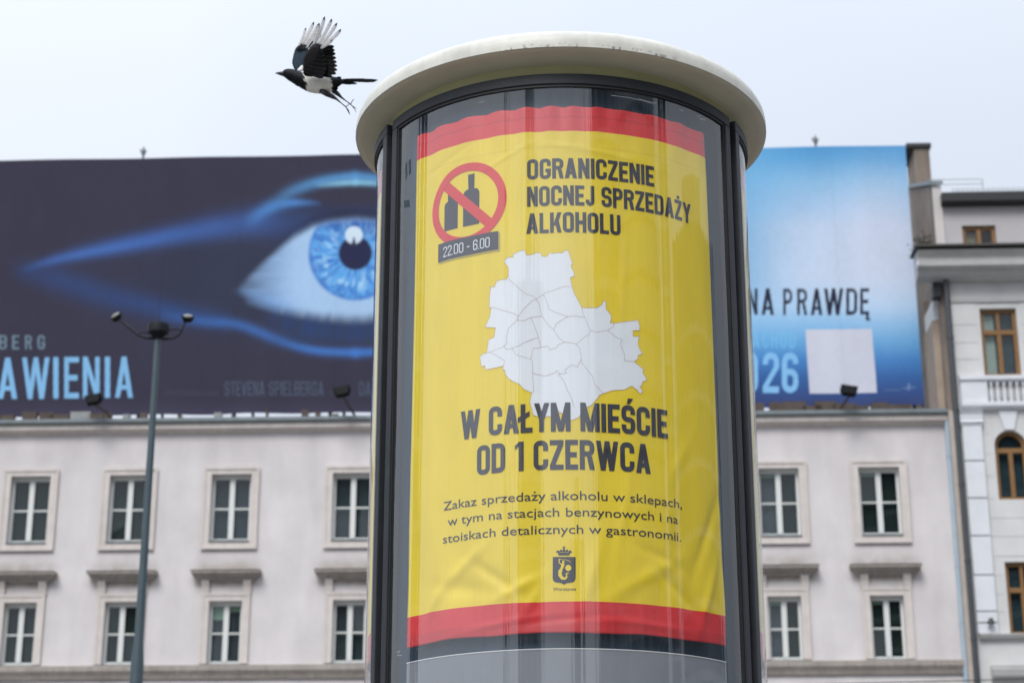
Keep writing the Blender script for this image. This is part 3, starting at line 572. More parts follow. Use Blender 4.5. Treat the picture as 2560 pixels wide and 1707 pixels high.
# near wing
nw_=slab('wing',smoothpoly([(640,610),(690,550),(760,548),(800,575),(790,620),(780,700),(790,800),(780,900),(740,935),(640,945),(590,930),(575,880),(575,780),(590,690)]),-.075,.008,(.012,.010,.011),mag,-.05)
sect=[(((700,900)),(938,942)),((700,870),(985,905)),((690,840),(998,860)),((690,800),(998,810)),((690,770),(992,762)),((690,730),(985,712)),((700,700),(978,660)),((710,670),(968,615)),((720,640),(958,570))]
for i,(r,t) in enumerate(sect): feather(r,t,27,'dark',nw_,-8,-.085,-.10,i*1.5)
for i,(r,t) in enumerate((((600,880),(830,945)),((600,850),(850,905)),((605,810),(868,862)),((615,770),(872,800)),((625,730),(866,742)),((640,690),(850,690)),((665,640),(830,640)))): feather(r,t,40,'covert',nw_,-10,-.092,-.112,-i-2)
for i,(r,t,w,b) in enumerate((((680,620),(775,280),20,10),((690,615),(842,202),21,14),((705,615),(932,230),21,18),((722,612),(995,280),21,22),((735,612),(1045,360),23,22),((745,615),(942,492),17,10))):
    feather(r,t,w,'white',nw_,b,-.10,-.16,-i)
# tail
tl_=feather((960,1000),(1500,985),16,'tail',mag,-6,0,.02); tl_.name='tail'
for i,(r,t,w) in enumerate((((950,990),(1470,1000),17),((950,1010),(1240,1028),15),((960,985),(1380,978),14),((950,1015),(1180,1032),14))): feather(r,t,w,'tail',tl_,-4,-.006*i,.006*i,i)
for i,(r,t,w) in enumerate((((930,980),(1045,952),20),((930,1000),(1060,985),26),((920,1040),(1030,1040),28),((910,1070),(1005,1090),22),((900,1030),(1040,1015),30))): feather(r,t,w,'dark2',tl_,0,-.02,-.01,i)
# ================================================================= PINK BUILDING
FY=FD
pink=thing('apartment_building','pale pink plastered building with moulded window surrounds, standing under the film billboard','building',(0,FD,0),-YAW)
wallm=mat('pink_plaster',(.715,.672,.668),.85,.13,.55,.12,14,streak=.26,dirt=(.42,.39,.38))
trim=mat('beige_stone_trim',(.68,.62,.58),.8,.10,2.5,.1,20,streak=.2,dirt=(.33,.27,.22))
hoodm=mat('weathered_hood_stone',(.40,.355,.32),.85,.22,2.5,.1,20,streak=.35,dirt=(.16,.13,.11))
wfr=mat('white_window_frame',(.72,.73,.70),.45)
zinc=mat('zinc_sheet',(.20,.235,.25),.5,.2,3,metal=.2)
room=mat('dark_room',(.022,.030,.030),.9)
winG=glassmat('window_glass',1.75,(.8,.86,.84))
blind=mat('pale_green_blind',(.50,.62,.50),.8)
SX=[-14.07-3.3,-14.07,-11.157,-8.164,-4.62,-1.6,1.45,4.5,7.68,10.553]
UO=(14.975,16.96); LO=(11.43,13.22)       # openings
UW=[(x,.585,UO) for x in SX]; LW=[(x,.475,LO) for x in SX]
WX0,WX1=-24.0,12.62
# the wall with real openings
def wall_with_holes(holes,x0,x1,z0,z1,th,yfront=0):
    xs=sorted({x0,x1,*[h[0] for h in holes],*[h[1] for h in holes]}); zs=sorted({z0,z1,*[h[2] for h in holes],*[h[3] for h in holes]})
    bm=bmesh.new()
    def inh(a,b): return any(h[0]<a<h[1] and h[2]<b<h[3] for h in holes)
    G={}
    def vt(x,y,z):
        k=(round(x,4),round(y,4),round(z,4))
        if k not in G: G[k]=bm.verts.new((x,y,z))
        return G[k]
    nx,nz=len(xs)-1,len(zs)-1; full=[[not inh((xs[i]+xs[i+1])/2,(zs[j]+zs[j+1])/2) for j in range(nz)] for i in range(nx)]
    for i in range(nx):
        for j in range(nz):
            if not full[i][j]: continue
            a,b,c,d=xs[i],xs[i+1],zs[j],zs[j+1]
            bm.faces.new((vt(a,yfront,c),vt(b,yfront,c),vt(b,yfront,d),vt(a,yfront,d))); bm.faces.new((vt(a,yfront+th,d),vt(b,yfront+th,d),vt(b,yfront+th,c),vt(a,yfront+th,c)))
            for di,dj,p,q in ((-1,0,(a,c),(a,d)),(1,0,(b,d),(b,c)),(0,-1,(b,c),(a,c)),(0,1,(a,d),(b,d))):
                ii,jj=i+di,j+dj
                if not(0<=ii<nx and 0<=jj<nz) or not full[ii][jj]: bm.faces.new((vt(p[0],yfront,p[1]),vt(q[0],yfront,q[1]),vt(q[0],yfront+th,q[1]),vt(p[0],yfront+th,p[1])))
    bmesh.ops.recalc_face_normals(bm,faces=bm.faces); me=bpy.data.meshes.new('wall'); bm.to_mesh(me); bm.free(); return me
grime(wallm,SX,14.05,.55,(.36,.30,.24))
holes=[(x-w,x+w,z[0],z[1]) for x,w,z in UW+LW]+[(x-1.0,x+1.0,.6,3.4) for x in SX]+[(x-.5,x+.5,5.0,7.6) for x in SX]
link('wall',wall_with_holes(holes,WX0,WX1,0,18.45,.45),wallm,pink)
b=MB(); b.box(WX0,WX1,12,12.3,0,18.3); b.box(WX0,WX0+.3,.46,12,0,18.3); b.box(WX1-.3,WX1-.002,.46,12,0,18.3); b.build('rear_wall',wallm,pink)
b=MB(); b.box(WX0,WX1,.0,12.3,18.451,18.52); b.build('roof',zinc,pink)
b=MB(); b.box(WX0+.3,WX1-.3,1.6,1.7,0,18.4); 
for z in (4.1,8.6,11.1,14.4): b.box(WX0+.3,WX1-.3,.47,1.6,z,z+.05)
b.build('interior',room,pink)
frames={}
def window(x,hw,z,up,parent,mull=.055,blinds=0,sunk=.17,refl_tone=None):
    z0,z1=z; b=MB(); e=.075
    b.box(x-hw+.002,x-hw+e,sunk,sunk+.08,z0+.002,z1-.002); b.box(x+hw-e,x+hw-.002,sunk,sunk+.08,z0+.002,z1-.002)
    b.box(x-hw+e,x+hw-e,sunk+.001,sunk+.08,z0+.002,z0+.10); b.box(x-hw+e,x+hw-e,sunk+.001,sunk+.08,z1-.11,z1-.002)
    b.box(x-.075,x+.075,sunk-.02,sunk+.07,z0+.10,z1-.11)
    zt=z0+(z1-z0)*.50
    for s in (-1,1):
        a,c=(x-hw+e,x-.075) if s<0 else (x+.075,x+hw-e); b.box(a,c,sunk+.005,sunk+.065,zt-.022,zt+.022)
    o=b.build('window',wfr,parent)
    for s in (-1,1):
        a,c=(x-hw+e,x-.075) if s<0 else (x+.075,x+hw-e)
        for p,q in ((z0+.10,zt-.022),(zt+.022,z1-.11)):
            g=MB().box(-(c-a)/2,(c-a)/2,-.004,.004,-(q-p)/2,(q-p)/2).build('pane',winG,o); g.location=((a+c)/2,sunk+.045,(p+q)/2); g.rotation_euler=(random.uniform(-.012,.012),0,random.uniform(-.02,.02))
        if refl_tone and refl_tone[0 if s<0 else 1]: MB().box(a+.01,c-.01,sunk+.16,sunk+.17,z0+.05,z1-.1).build('curtain_or_reflection',mat('pane_reflection_%d'%refl_tone[0 if s<0 else 1],[(.05,.065,.085),(.12,.125,.165),(.015,.03,.028)][refl_tone[0 if s<0 else 1]-1],.9,.25,4),o)  # sheet behind the panes, coloured to stand for what they reflect
        if blinds: MB().box(a+.01,c-.01,sunk+.12,sunk+.13,z1-(.48 if s<0 else .25)*blinds,z1-.1).build('blind',blind,o)
    return o
for i,(x,hw,z) in enumerate(UW):
    window(x,hw,z,True,pink,blinds=.4 if i in (8,9) else 0,refl_tone={1:(3,3),2:(3,3),3:(1,1),4:(1,1),8:(2,3),9:(3,3)}.get(i))
    z0,z1=z; s0,s1=z0-.21,z1+.19; w=.775
    b=MB(); b.box(x-w,x-hw-.0,-.06,0,s0,s1); b.box(x+hw,x+w,-.06,0,s0,s1); b.box(x-hw,x+hw,-.06,0,z1,s1); b.box(x-hw,x+hw,-.06,0,s0,z0-.03)
    b.box(x-w-.04,x+w+.04,-.085,-.0605,s1-.06,s1+.02); b.box(x-w-.04,x-w+.03,-.085,-.0605,s0,s1-.061); b.box(x+w-.03,x+w+.04,-.085,-.0605,s0,s1-.061); b.box(x-w-.04,x+w+.04,-.09,-.0605,s0-.04,s0+.03)
    b.build('window_surround',trim,pink)
    MB().box(x-hw,x+hw,-.10,.16,z0-.029,z0+.004).build('sill',zinc,pink)
for i,(x,hw,z) in enumerate(LW):
    window(x,hw,z,False,pink,blinds=1 if i==3 else (.4 if i>=8 else 0),refl_tone={1:(3,3),2:(3,3),3:(1,1),4:(1,1),8:(2,3),9:(3,3)}.get(i))
    z0,z1=z; s1=z1+.2; w=.66
    b=MB(); b.box(x-w,x-hw,-.06,0,z0-.0,s1); b.box(x+hw,x+w,-.06,0,z0,s1); b.box(x-hw,x+hw,-.06,0,z1,s1); b.box(x-w-.035,x-w+.03,-.08,-.0605,z0,s1-.051); b.box(x+w-.03,x+w+.035,-.08,-.0605,z0,s1-.051); b.box(x-w-.035,x+w+.035,-.08,-.0605,s1-.05,s1+.015)
    for s in (-1,1):
        xc=x+s*.60; b.prism([(0,s1+.016),(-.07,s1+.016),(-.10,s1+.2),(-.17,13.8),(0,13.8)],xc-.11,xc+.11)
    b.build('window_surround',trim,pink)
    b=MB(); hz=13.8
    # moulded hood, tapering in at the ends
    def course(hwx,d,za,zb,hwx2=None,d2=None):
        hwx2=hwx2 or hwx; d2=d2 or d
        b.add([(x-hwx,0,za),(x+hwx,0,za),(x+hwx,-d,za),(x-hwx,-d,za),(x-hwx2,0,zb),(x+hwx2,0,zb),(x+hwx2,-d2,zb),(x-hwx2,-d2,zb)],[(0,1,2,3),(4,7,6,5),(0,4,5,1),(1,5,6,2),(2,6,7,3),(3,7,4,0)])
    course(.80,.17,hz,hz+.06); course(.82,.19,hz+.061,hz+.17,.95,.33); course(.99,.38,hz+.171,hz+.235); b.build('window_hood',hoodm,pink)
    MB().box(x-1.0,x+1.0,-.395,0,hz+.236,hz+.255).build('hood_flashing',mat('dark_flashing',(.07,.065,.06),.6),pink)
    MB().box(x-hw,x+hw,-.02,.16,z0+.0,z0+.004).build('sill',zinc,pink)
# courses
MB().prism([(0,18.20),(-.05,18.20),(-.07,18.25),(-.20,18.29),(-.24,18.31),(-.24,18.46),(0,18.46)],WX0,WX1).build('cornice',trim,pink)
MB().prism([(0,18.462),(-.30,18.462),(-.36,18.50),(-.36,18.60),(-.33,18.60),(-.30,18.525),(0,18.525)],WX0,WX1+.02).build('gutter',zinc,pink)
MB().prism([(0,11.0),(-.08,11.0),(-.12,11.1),(-.20,11.22),(-.20,11.36),(-.05,11.40),(0,11.40)],WX0,WX1).build('string_course',hoodm,pink)
MB().prism([(0,10.55),(-.05,10.56),(-.05,10.66),(0,10.67)],WX0,WX1).build('string_course',trim,pink)
MB().box(WX0,WX1,-.16,0,3.9,4.3).build('shop_fascia',trim,pink)
for i,x in enumerate(SX):
    window(x,1.0,(.6,3.4),0,pink); window(x,.5,(5.0,7.6),0,pink)
# pale blue downpipe
pp=[fac(2368,1037,.12),fac(2381,1180,.12),fac(2403,1430,.12),fac(2426,1707,.12)]
ux=pp[0][0]; zs_=[18.45,16.2,14.2,12.3,10.5,.3]
b=MB()
b.tube([(ux,-.13,18.5),(ux,-.13,.3)],.092,14)
for z in (17.2,15.6,14.0,12.4,10.8): b.tube([(ux,-.13,z),(ux,-.13,z+.07)],.105,14)
smooth_angle(b.build('downpipe',mat('pale_blue_downpipe',(.40,.51,.60),.5,.1,4),pink))
# small fixtures below the string course
MB().box(-11.6,-11.45,-.25,0,10.75,10.85).build('cable_bracket',gask,pink)
# ================================================================= BILLBOARD on the roof
SO=-.9; BX0=-17.5
uR=fac(2282,700,SO)[0]+.0; BX1=uR; BZ0=fac(460,1036,SO)[1]; BZ1=fac(1280,380,SO)[1]
bill=thing('billboard','huge film billboard with a glowing blue eye, on the roof of the pink building','billboard',(-SO*0+0,FD,0),-YAW)
# print of the banner, computed per vertex
nx,nz=1200,330
U=np.linspace(BX0,BX1,nx+1); Z=np.linspace(BZ0,BZ1,nz+1); UU,ZZ=np.meshgrid(U,Z)
cy_,sy_=math.cos(YAW),math.sin(YAW); dloc=-SO
XW=UU*cy_+dloc*sy_; YW=FD-UU*sy_+dloc*cy_; ZW=ZZ-CAMZ
dep=YW*CP+ZW*SP; PX=1280+FPX*XW/dep; PY=853.5-FPX*(-YW*SP+ZW*CP)/dep
A_=PX*2.178; B_=(PY-360)*2.178            # drawing units of the left half
def L3(c): return np.array(s2l(c))
def mixc(c,col,a): a=np.clip(a,0,1)[...,None]; return c*(1-a)+np.asarray(col)*a
def sm(x,a,b): t=np.clip((x-a)/(b-a),0,1); return t*t*(3-2*t)
base=L3((60,57,74)); c=np.zeros(PX.shape+(3,))+base
c=mixc(c,L3((50,60,84)),.6*np.exp(-((A_-1300)/700)**2-((B_-750)/330)**2))
c=mixc(c,L3((70,66,88)),.7*sm(B_,1380,1470))
def stroke(c,pts,wid,col,alpha,soft_side=0):
    q=[pts[0]]+list(pts)+[pts[-1]]; P=[]; n0=len(pts)
    for i in range(n0-1):
        p0,p1,p2,p3=[np.array(v,float) for v in q[i:i+4]]
        for k in range(6):
            t=k/6; P.append(tuple(.5*((2*p1)+(p2-p0)*t+(2*p0-5*p1+4*p2-p3)*t*t+(3*p1-p0-3*p2+p3)*t**3)))
    pts=P+[pts[-1]]
    D=np.full(A_.shape,1e9); Tm=np.zeros(A_.shape); n_=len(pts)-1
    for i,((x0,y0),(x1,y1)) in enumerate(zip(pts,pts[1:])):
        dx,dy=x1-x0,y1-y0; t=np.clip(((A_-x0)*dx+(B_-y0)*dy)/(dx*dx+dy*dy),0,1); d=np.hypot(A_-x0-t*dx,B_-y0-t*dy); k=d<D; D=np.where(k,d,D); Tm=np.where(k,(i+t)/n_,Tm)
    w=np.interp(Tm,np.linspace(0,1,len(wid)),wid); al=np.interp(Tm,np.linspace(0,1,len(alpha)),alpha)
    return mixc(c,col,al*np.exp(-(D/w)**2))
def mirror(pts): return [(3870-x,y) for x,y in pts]
for mir in (0,1):
    mm=(lambda p:mirror(p)) if mir else (lambda p:p)
    c=stroke(c,mm([(110,690),(300,632),(600,565),(900,505),(1250,445),(1500,425),(1720,430)]),[25,32,42,48,66,76,66],L3((60,104,180)),[0,.5,.8,.8,.6,.5,.2])
    c=stroke(c,mm([(110,690),(300,632),(600,570),(900,520)]),[14,18,18,14],L3((64,112,188)),[0,.4,.5,0])
    c=stroke(c,mm([(130,690),(320,740),(560,820),(900,900),(1200,960)]),[60,70,70,55,50],L3((46,76,132)),[.35,.55,.55,.7,.5])
    c=stroke(c,mm([(900,935),(1100,965),(1300,985),(1500,1060),(1700,1120),(1935,1135)]),[34,28,28,28,24,24],L3((56,116,196)),[.2,.45,.6,.65,.85,.9])
    c=stroke(c,mm([(1370,410),(1470,350),(1600,322),(1760,325)]),[36,34,24,10],L3((72,140,215)),[.3,.9,.9,0])
    c=stroke(c,mm([(1470,340),(1580,262),(1720,210),(1850,185),(1935,180)]),[36,32,28,24,24],L3((80,150,208)),[.1,.5,.75,.85,.9])
    c=stroke(c,mm([(1730,225),(1850,215),(1935,210)]),[14,16,16],L3((130,195,225)),[.2,.8,.9])
Xs=np.where(A_>1935,3870-A_,A_)
upl=np.interp(Xs,[1290,1400,1600,1700,1800,1935],[790,680,500,440,415,402]); lol=np.interp(Xs,[1290,1350,1500,1700,1935],[800,850,895,935,955])
ins=sm(B_,upl-28,upl+28)*sm(-B_,-lol-40,-lol+40)*sm(Xs,1285,1400)
def vnoise(x,y,seed):
    g=np.random.default_rng(seed).random((64,64)); xi=np.floor(x).astype(int); yi=np.floor(y).astype(int); fx=x-xi; fy=y-yi; fx=fx*fx*(3-2*fx); fy=fy*fy*(3-2*fy)
    G=lambda a,b:g[a%64,b%64]
    return (G(xi,yi)*(1-fx)+G(xi+1,yi)*fx)*(1-fy)+(G(xi,yi+1)*(1-fx)+G(xi+1,yi+1)*fx)*fy
c=mixc(c,L3((50,68,104)),.75*sm(B_,lol-10,lol+50)*sm(-B_,-1110,-1050)*sm(Xs,1400,1700))
c=mixc(c,L3((48,60,92)),.55*sm(B_,300,360)*sm(-B_,-upl+5,-upl+45)*sm(Xs,1380,1600))
rag=vnoise(B_*.045,Xs*.01,3)*60
ins=sm(B_,upl-30,upl+40)*sm(-B_,-lol-45,-lol+45)*sm(Xs+rag,1290,1640)**.8
c=mixc(c,L3((168,202,238)),ins*.95)
c=mixc(c,L3((92,138,196)),.6*ins*sm(-Xs,-1680,-1360))
c=mixc(c,L3((80,150,222)),.7*ins*sm(B_,lol-120,lol+20)*sm(-Xs,-1750,-1350))
lash=np.clip(vnoise(Xs*.05+(B_-900)*.012,B_*.004,4)*1.6-.3,0,1)
c=mixc(c,L3((40,66,120)),.55*lash*sm(B_,lol-55,lol+30)*sm(-B_,-lol-170,-lol-60)*sm(Xs,1380,1600))
c=mixc(c,L3((42,50,80)),.6*sm(B_,upl-75,upl-20)*sm(-B_,-upl-30,-upl+10)*sm(Xs,1500,1700))
rr=np.hypot(A_-1935,B_-595); an=np.arctan2(B_-595,A_-1935); ap=(an/(2*np.pi)+.5)*64
tex=vnoise(ap*1.0,rr*.02,5)*.6+vnoise(ap*2+rr*.03,rr*.05,6)*.4; tex2=vnoise(ap*1.0-rr*.01,rr*.035,8)
ic=np.zeros(c.shape)+L3((88,170,236)); ic=mixc(ic,L3((48,112,198)),np.clip(tex*2.2-.6,0,1)*.85); ic=mixc(ic,L3((160,212,248)),np.clip(tex2*2-.9,0,1)*np.exp(-((rr-165)/60)**2))
ic=mixc(ic,L3((56,120,200)),sm(rr,222,256)*.6); ic=mixc(ic,L3((44,84,160)),.85*sm(-(B_-.18*(A_-1935)),-540,-430)*vnoise(Xs*.08,B_*.02,9)**.3)
c=mixc(c,ic,sm(-rr,-268,-244)*sm(B_,upl-14,upl+34))
c=mixc(c,L3((42,46,78)),sm(-rr,-98,-84))
hr=np.hypot(A_-1927,B_-497); c=mixc(c,L3((214,232,250)),sm(-hr,-54,-42)*.9); c=mixc(c,L3((50,60,90)),sm(-np.abs(A_-1927)-.25*(550-B_),-18,-8)*sm(B_,500,512)*sm(-B_,-562,-545))
# blend to the pale blue half
a8=(PX-1860)*2.24; b8=(PY-340)*2.24
ys=[60,130,250,400,520,800,950,1050,1150,1250,1350,1450,1540]
colsR=[(72,152,208),(88,164,216),(135,188,226),(165,198,230),(190,208,232),(196,212,234),(176,208,238),(138,192,234),(98,170,222),(62,132,200),(50,100,165),(54,80,138),(62,68,108)]
cR=np.stack([np.interp(b8,ys,[s2l(q)[k] for q in colsR]) for k in range(3)],-1)
cR=mixc(cR,L3((104,176,222)),.75*np.exp(-((a8+60)/260)**2)*sm(-b8,-1100,-800)); cR=mixc(cR,L3((206,212,230)),.7*np.exp(-((a8-760)/230)**2-((b8-600)/330)**2))
tR_=sm(PX,1420,1800)
c=c*(1-tR_[...,None])+cR*tR_[...,None]
def quads_paint(c,GX,GY,Q,col,alpha=1,soft=2.0):
    for q in Q:
        q=np.array(q); 
        x0,x1=q[:,0].min()-soft*2,q[:,0].max()+soft*2; y0,y1=q[:,1].min()-soft*2,q[:,1].max()+soft*2
        m_=(GX>x0)&(GX<x1)&(GY>y0)&(GY<y1)
        if not m_.any(): continue
        gx,gy=GX[m_],GY[m_]; ar=0
        for i in range(len(q)): ar+=q[i][0]*q[(i+1)%len(q)][1]-q[(i+1)%len(q)][0]*q[i][1]
        sg=1 if ar>0 else -1; D=np.full(gx.shape,-1e9)
        for i in range(len(q)):
            a,b_=q[i],q[(i+1)%len(q)]; e=b_-a; L_=np.hypot(*e)
            if L_<1e-6: continue
            D=np.maximum(D,sg*((gx-a[0])*e[1]-(gy-a[1])*e[0])/L_)
        k=alpha*np.clip(.5-D/soft,0,1); c[m_]=c[m_]*(1-k[:,None])+np.asarray(col)*k[:,None]
    return c
def sign_text(c,GX,GY,txt,boxes,y0,y1,col,alpha=1,t=.12,slope=0,lean=0,soft=3):
    for ch,(x0,x1) in zip(txt,boxes):
        q,w=glyph(ch,t=t,R=.24)
        Q=[[(x0+a/w*(x1-x0)+lean*(b-.5), y1+(y0-y1)*b+slope*(x0)) for a,b in p] for p in q]; quads_paint(c,GX,GY,Q,col,alpha,soft)
    return c
sign_text(c,A_,B_,'AWIENIA',[(-10,92),(120,268),(290,318),(350,430),(452,543),(572,600),(628,724)],1162,1386,L3((124,184,228)),1,.13,-.006)
sign_text(c,A_,B_,'BERG',[(-6,36),(66,102),(136,172),(204,244)],1040,1116,L3((122,150,166)),.8,.13)
def spread(txt,x0,x1,gap=.1):
    ws=[glyph(ch)[1] for ch in txt]; tot=sum(ws)+gap*(len(ws)-1); k=(x1-x0)/tot; r=[];x=x0
    for w in ws: r.append((x,x+w*k)); x+=(w+gap)*k
    return r
for tx,x0,x1,ya,yb,al in (('STEVENA SPIELBERGA',1222,1762,1292,1370,.45),('DA',1955,2020,1292,1368,.45)):
    bx=spread(tx,x0,x1)
    for ch,bb in zip(tx,bx):
        if ch!=' ': sign_text(c,A_,B_,ch,[bb],ya,yb,L3((92,112,132)),al)
c=mixc(c,L3((90,104,122)),.16*(sm(A_,895,905)*sm(-A_,-1200,-1190)+sm(A_,1785,1795)*sm(-A_,-1935,-1925))*sm(B_,1335,1345)*sm(-B_,-1372,-1362)*(.5+.5*np.sin(A_*.42)))
dk=L3((44,48,68))
sign_text(c,a8,b8,'NAPRAWDĘ',[(18,76),(98,168),(220,270),(298,354),(374,440),(448,556),(572,634),(650,700)],853,1002,dk,1,.14)
sign_text(c,a8,b8,'ACHOD',[(45,88),(104,136),(152,188),(204,240),(254,290)],1095,1186,L3((112,190,234)),.75,.14)
sign_text(c,a8,b8,'026',[(0,78),(105,196),(212,304)],1212,1438,L3((128,192,238)),1,.16)
quads_paint(c,a8,b8,[[(345,1083),(715,1080),(745,1437),(367,1440)]],L3((206,208,222)),1,3)
quads_paint(c,a8,b8,[[(888,1408),(960,1404),(960,1410),(888,1416)],[(915,1385),(930,1385),(930,1425),(915,1425)]],L3((120,150,190)),.6,5)
quads_paint(c,a8,b8,[[(790,1420),(880,1418),(880,1424),(790,1426)]],L3((110,135,175)),.5,4)
gy=c.mean(-1,keepdims=True); c=c*.9+gy*.1
c=c*(1+.07*(vnoise(UU*1.7,ZZ*.9,21)-.5)+.05*(vnoise(UU*9,ZZ*7,22)-.5))[...,None]
for k in range(-5,5): c=c*(1-.05*np.exp(-((UU-k*3.05-.7)/.03)**2))[...,None]
c=np.clip(c/1.0,0,.85)
# gentle billow of the cloth
dy=.02*np.sin(UU*1.3+.4*ZZ)+.015*np.sin(UU*3.1-1.1*ZZ)*np.exp(-((ZZ-BZ0)/.5))
zz2=ZZ+.03*np.sin(UU*2.2)*np.clip(1-(ZZ-BZ0)/.4,0,1)*.6
co=np.stack([UU,-SO+dy,zz2],-1).reshape(-1,3); i_=np.arange(nx)[None,:]+np.arange(nz)[:,None]*(nx+1); F=np.stack([i_,i_+1,i_+nx+2,i_+nx+1],-1).reshape(-1,4)
me=bpy.data.meshes.new('banner'); me.vertices.add(len(co)); me.vertices.foreach_set('co',co.astype(np.float32).reshape(-1)); me.loops.add(F.size); me.loops.foreach_set('vertex_index',F.reshape(-1).astype(np.int32)); me.polygons.add(len(F)); me.polygons.foreach_set('loop_start',np.arange(0,F.size,4,dtype=np.int32)); me.update(calc_edges=True)
ca=me.color_attributes.new('Col','FLOAT_COLOR','POINT'); ca.data.foreach_set('color',np.concatenate([c.reshape(-1,3),np.ones((len(co),1))],1).astype(np.float32).reshape(-1))
link('banner',me,mat('banner_print',(1,1,1),.7,attr='Col',spec=.08),bill,smooth=True)
steel=mat('rusty_steel',(.10,.075,.06),.75,.35,3,metal=.2); ledge=mat('pale_steel',(.28,.28,.28),.6,.2,3)
d0=-SO
for z in (BZ0+.12,BZ0+3,BZ0+6,BZ1-.06): MB().box(BX0,BX1-.02,d0+.05,d0+.14,z-.05,z+.05).build('beam',steel,bill)
xp=BX0+.4
while xp<BX1:
    MB().box(xp-.05,xp+.05,d0+.142,d0+.24,18.52,BZ1-.05).build('post',steel,bill)
    MB().tube([(xp,d0+.25,BZ1-1.5),(xp,d0+4.2,18.53)],.05,8).build('strut',steel,bill); xp+=2.9 if xp<11 else 1.9
MB().box(BX1-.06,BX1,d0+.05,d0+.14,BZ0,BZ1).build('post',steel,bill)
# clutter of feet, pipes and blocks along the roof edge under the banner
for k in range(70):
    x=BX0+.3+k*.52+random.uniform(-.12,.12)
    if x>BX1-.2: break
    hgt=random.uniform(.3,.62) if -12.2<x<5 else random.uniform(.5,.66); w=random.uniform(.02,.12) if -12.2<x<5 else random.uniform(.2,.36)
    MB().box(x-w,x+w,d0-.3,d0-.1,18.521,18.521+hgt).build('footing',steel if random.random()<.88 else ledge,bill)
MB().tube([(BX0,d0-.2,18.86),(BX1-.4,d0-.2,18.86)],.022,8).build('cable_pipe',ledge,bill)
for px in (350,2035):
    u,z=fac(px,395 if px<1000 else 374,SO); b=MB(); b.tube([(u,d0+.1,BZ1-.2),(u,d0+.1,BZ1+.42)],.028,8); b.tube([(u,d0+.1,BZ1+.12),(u-.09,d0+.1,BZ1+.34)],.03,8); b.tube([(u,d0+.1,BZ1+.1),(u+.07,d0+.1,BZ1+.32)],.035,8); b.build('lightning_rod',mat('grey_rod',(.12,.13,.14),.6),bill)
# floodlights on arms in front of the banner
for px,py,bx,by,lab in ((240,1002,268,1028,'black floodlight on a short arm in front of the large pale blue letters'),(862,982,884,1030,'black floodlight on an arm just left of the advertising column'),(2128,980,2100,1022,'black floodlight on an arm below the white square of the blue billboard half')):
    hx,hz=fac(px,py,.9); fx,fz=fac(bx,by,.2); t=thing('floodlight',lab,'floodlight',(0,FD,0),-YAW,'floodlights lighting the billboard')
    MB().tube([(fx+.15,.3,18.53),(fx,-.2,fz-.02),(hx+.02,-.86,hz-.1)],.035,8).build('arm',steel,t)
    hb_=MB().add([(-.18,-.12,-.16),(.18,-.12,-.16),(.18,.02,-.16),(-.18,.02,-.16),(-.25,-.14,.16),(.25,-.14,.16),(.25,.18,.16),(-.25,.18,.16)],[(0,3,2,1),(4,5,6,7),(0,1,5,4),(1,2,6,5),(2,3,7,6),(3,0,4,7)]).build('lamp_head',mat('black_housing',(.006,.006,.007),.6,spec=.1),t,bevel=.02)
    hb_.location=(hx,-.9,hz); hb_.rotation_euler=(R_(-25),R_(-12 if px<2000 else 10),0)
# ================================================================= WHITE BUILDING on the right
WO=.55                                            # stands this far in front of the pink facade
white=thing('corner_building','white ornate tenement with brown wooden windows, balustrade and dark downpipe','building',(0,FD,0),-YAW)
pf=lambda px,py,o=0.0: fac(px,py,WO+o)
wm=mat('white_plaster',(.66,.655,.645),.85,.10,1.2,.1,18,streak=.12,dirt=(.45,.44,.42)); wm2=mat('white_pilaster_plaster',(.72,.735,.765),.8,.07,1.5,.06,18)
atm=mat('grey_attic_plaster',(.50,.475,.475),.85,.08,1.2); brk=mat('old_brown_render',(.27,.215,.175),.9,.35,1.1,.3,10,streak=.55,dirt=(.09,.075,.065))
shade=mat('pale_grey_moulding',(.50,.495,.48),.8,.12,2); wood=mat('brown_wood_frame',(.25,.125,.038),.5,.2,8)
blackm=mat('black_roof_sheet',(.018,.018,.02),.5)
XL=pf(2372,706)[0]; XR=XL+13.0; y0=-WO
ztop=pf(2450,512)[1]; zroof=pf(2450,487)[1]; zcor=pf(2450,641)[1]; zfr0=pf(2450,706)[1]; zfr1=pf(2450,748)[1]
# window openings
def wn(pxl,pxr,pyt,pyb):
    a=pf(pxl,pyt)[0]; z1=pf(pxl,pyt)[1]; b_=pf(pxr,pyt)[0]; z0=pf(pxl,pyb)[1]; return a,b_,z0,z1
w1=wn(2451.6,2543.5,771,940); w0=wn(2410,2494,560.4,650)
xa=pf(2490,1113)[0]; wa_=1.0; arcz0=pf(2503,1249)[1]; arcs=pf(2490,1114)[1]; arcr=(pf(2530,1076)[1]-arcs)
wa=(xa,xa+2*arcr*1.02,arcz0,arcs)
w3=wn(2515,2600,1403.5,1586)
print('white',XL,w1,w0,wa,w3,ztop,zcor)
sp=3.05
cols_=[w for k in range(3) for w in ((w1[0]+k*sp,w1[1]+k*sp,w1[2],w1[3]),(w3[0]+k*sp,w3[1]+k*sp,w3[2],w3[3]))]
arcw=[(wa[0]+k*sp,wa[1]+k*sp,wa[2],wa[3]+arcr) for k in range(3)]
me=wall_with_holes(cols_+arcw,XL,XR,0,zcor,.4,y0); link('wall',me,wm,white)
att=[(w0[0]+k*sp,w0[1]+k*sp,w0[2],w0[3]) for k in range(3)]
me=wall_with_holes([(a,b_,max(c_,zcor+.02),d_) for a,b_,c_,d_ in att],XL+.02,XR,zcor,ztop,.35,y0+.12); link('attic_wall',me,atm,white)
b=MB(); b.box(XL+.4,XR,y0+1.3,y0+1.4,0,ztop-.1); b.build('interior',room,white)
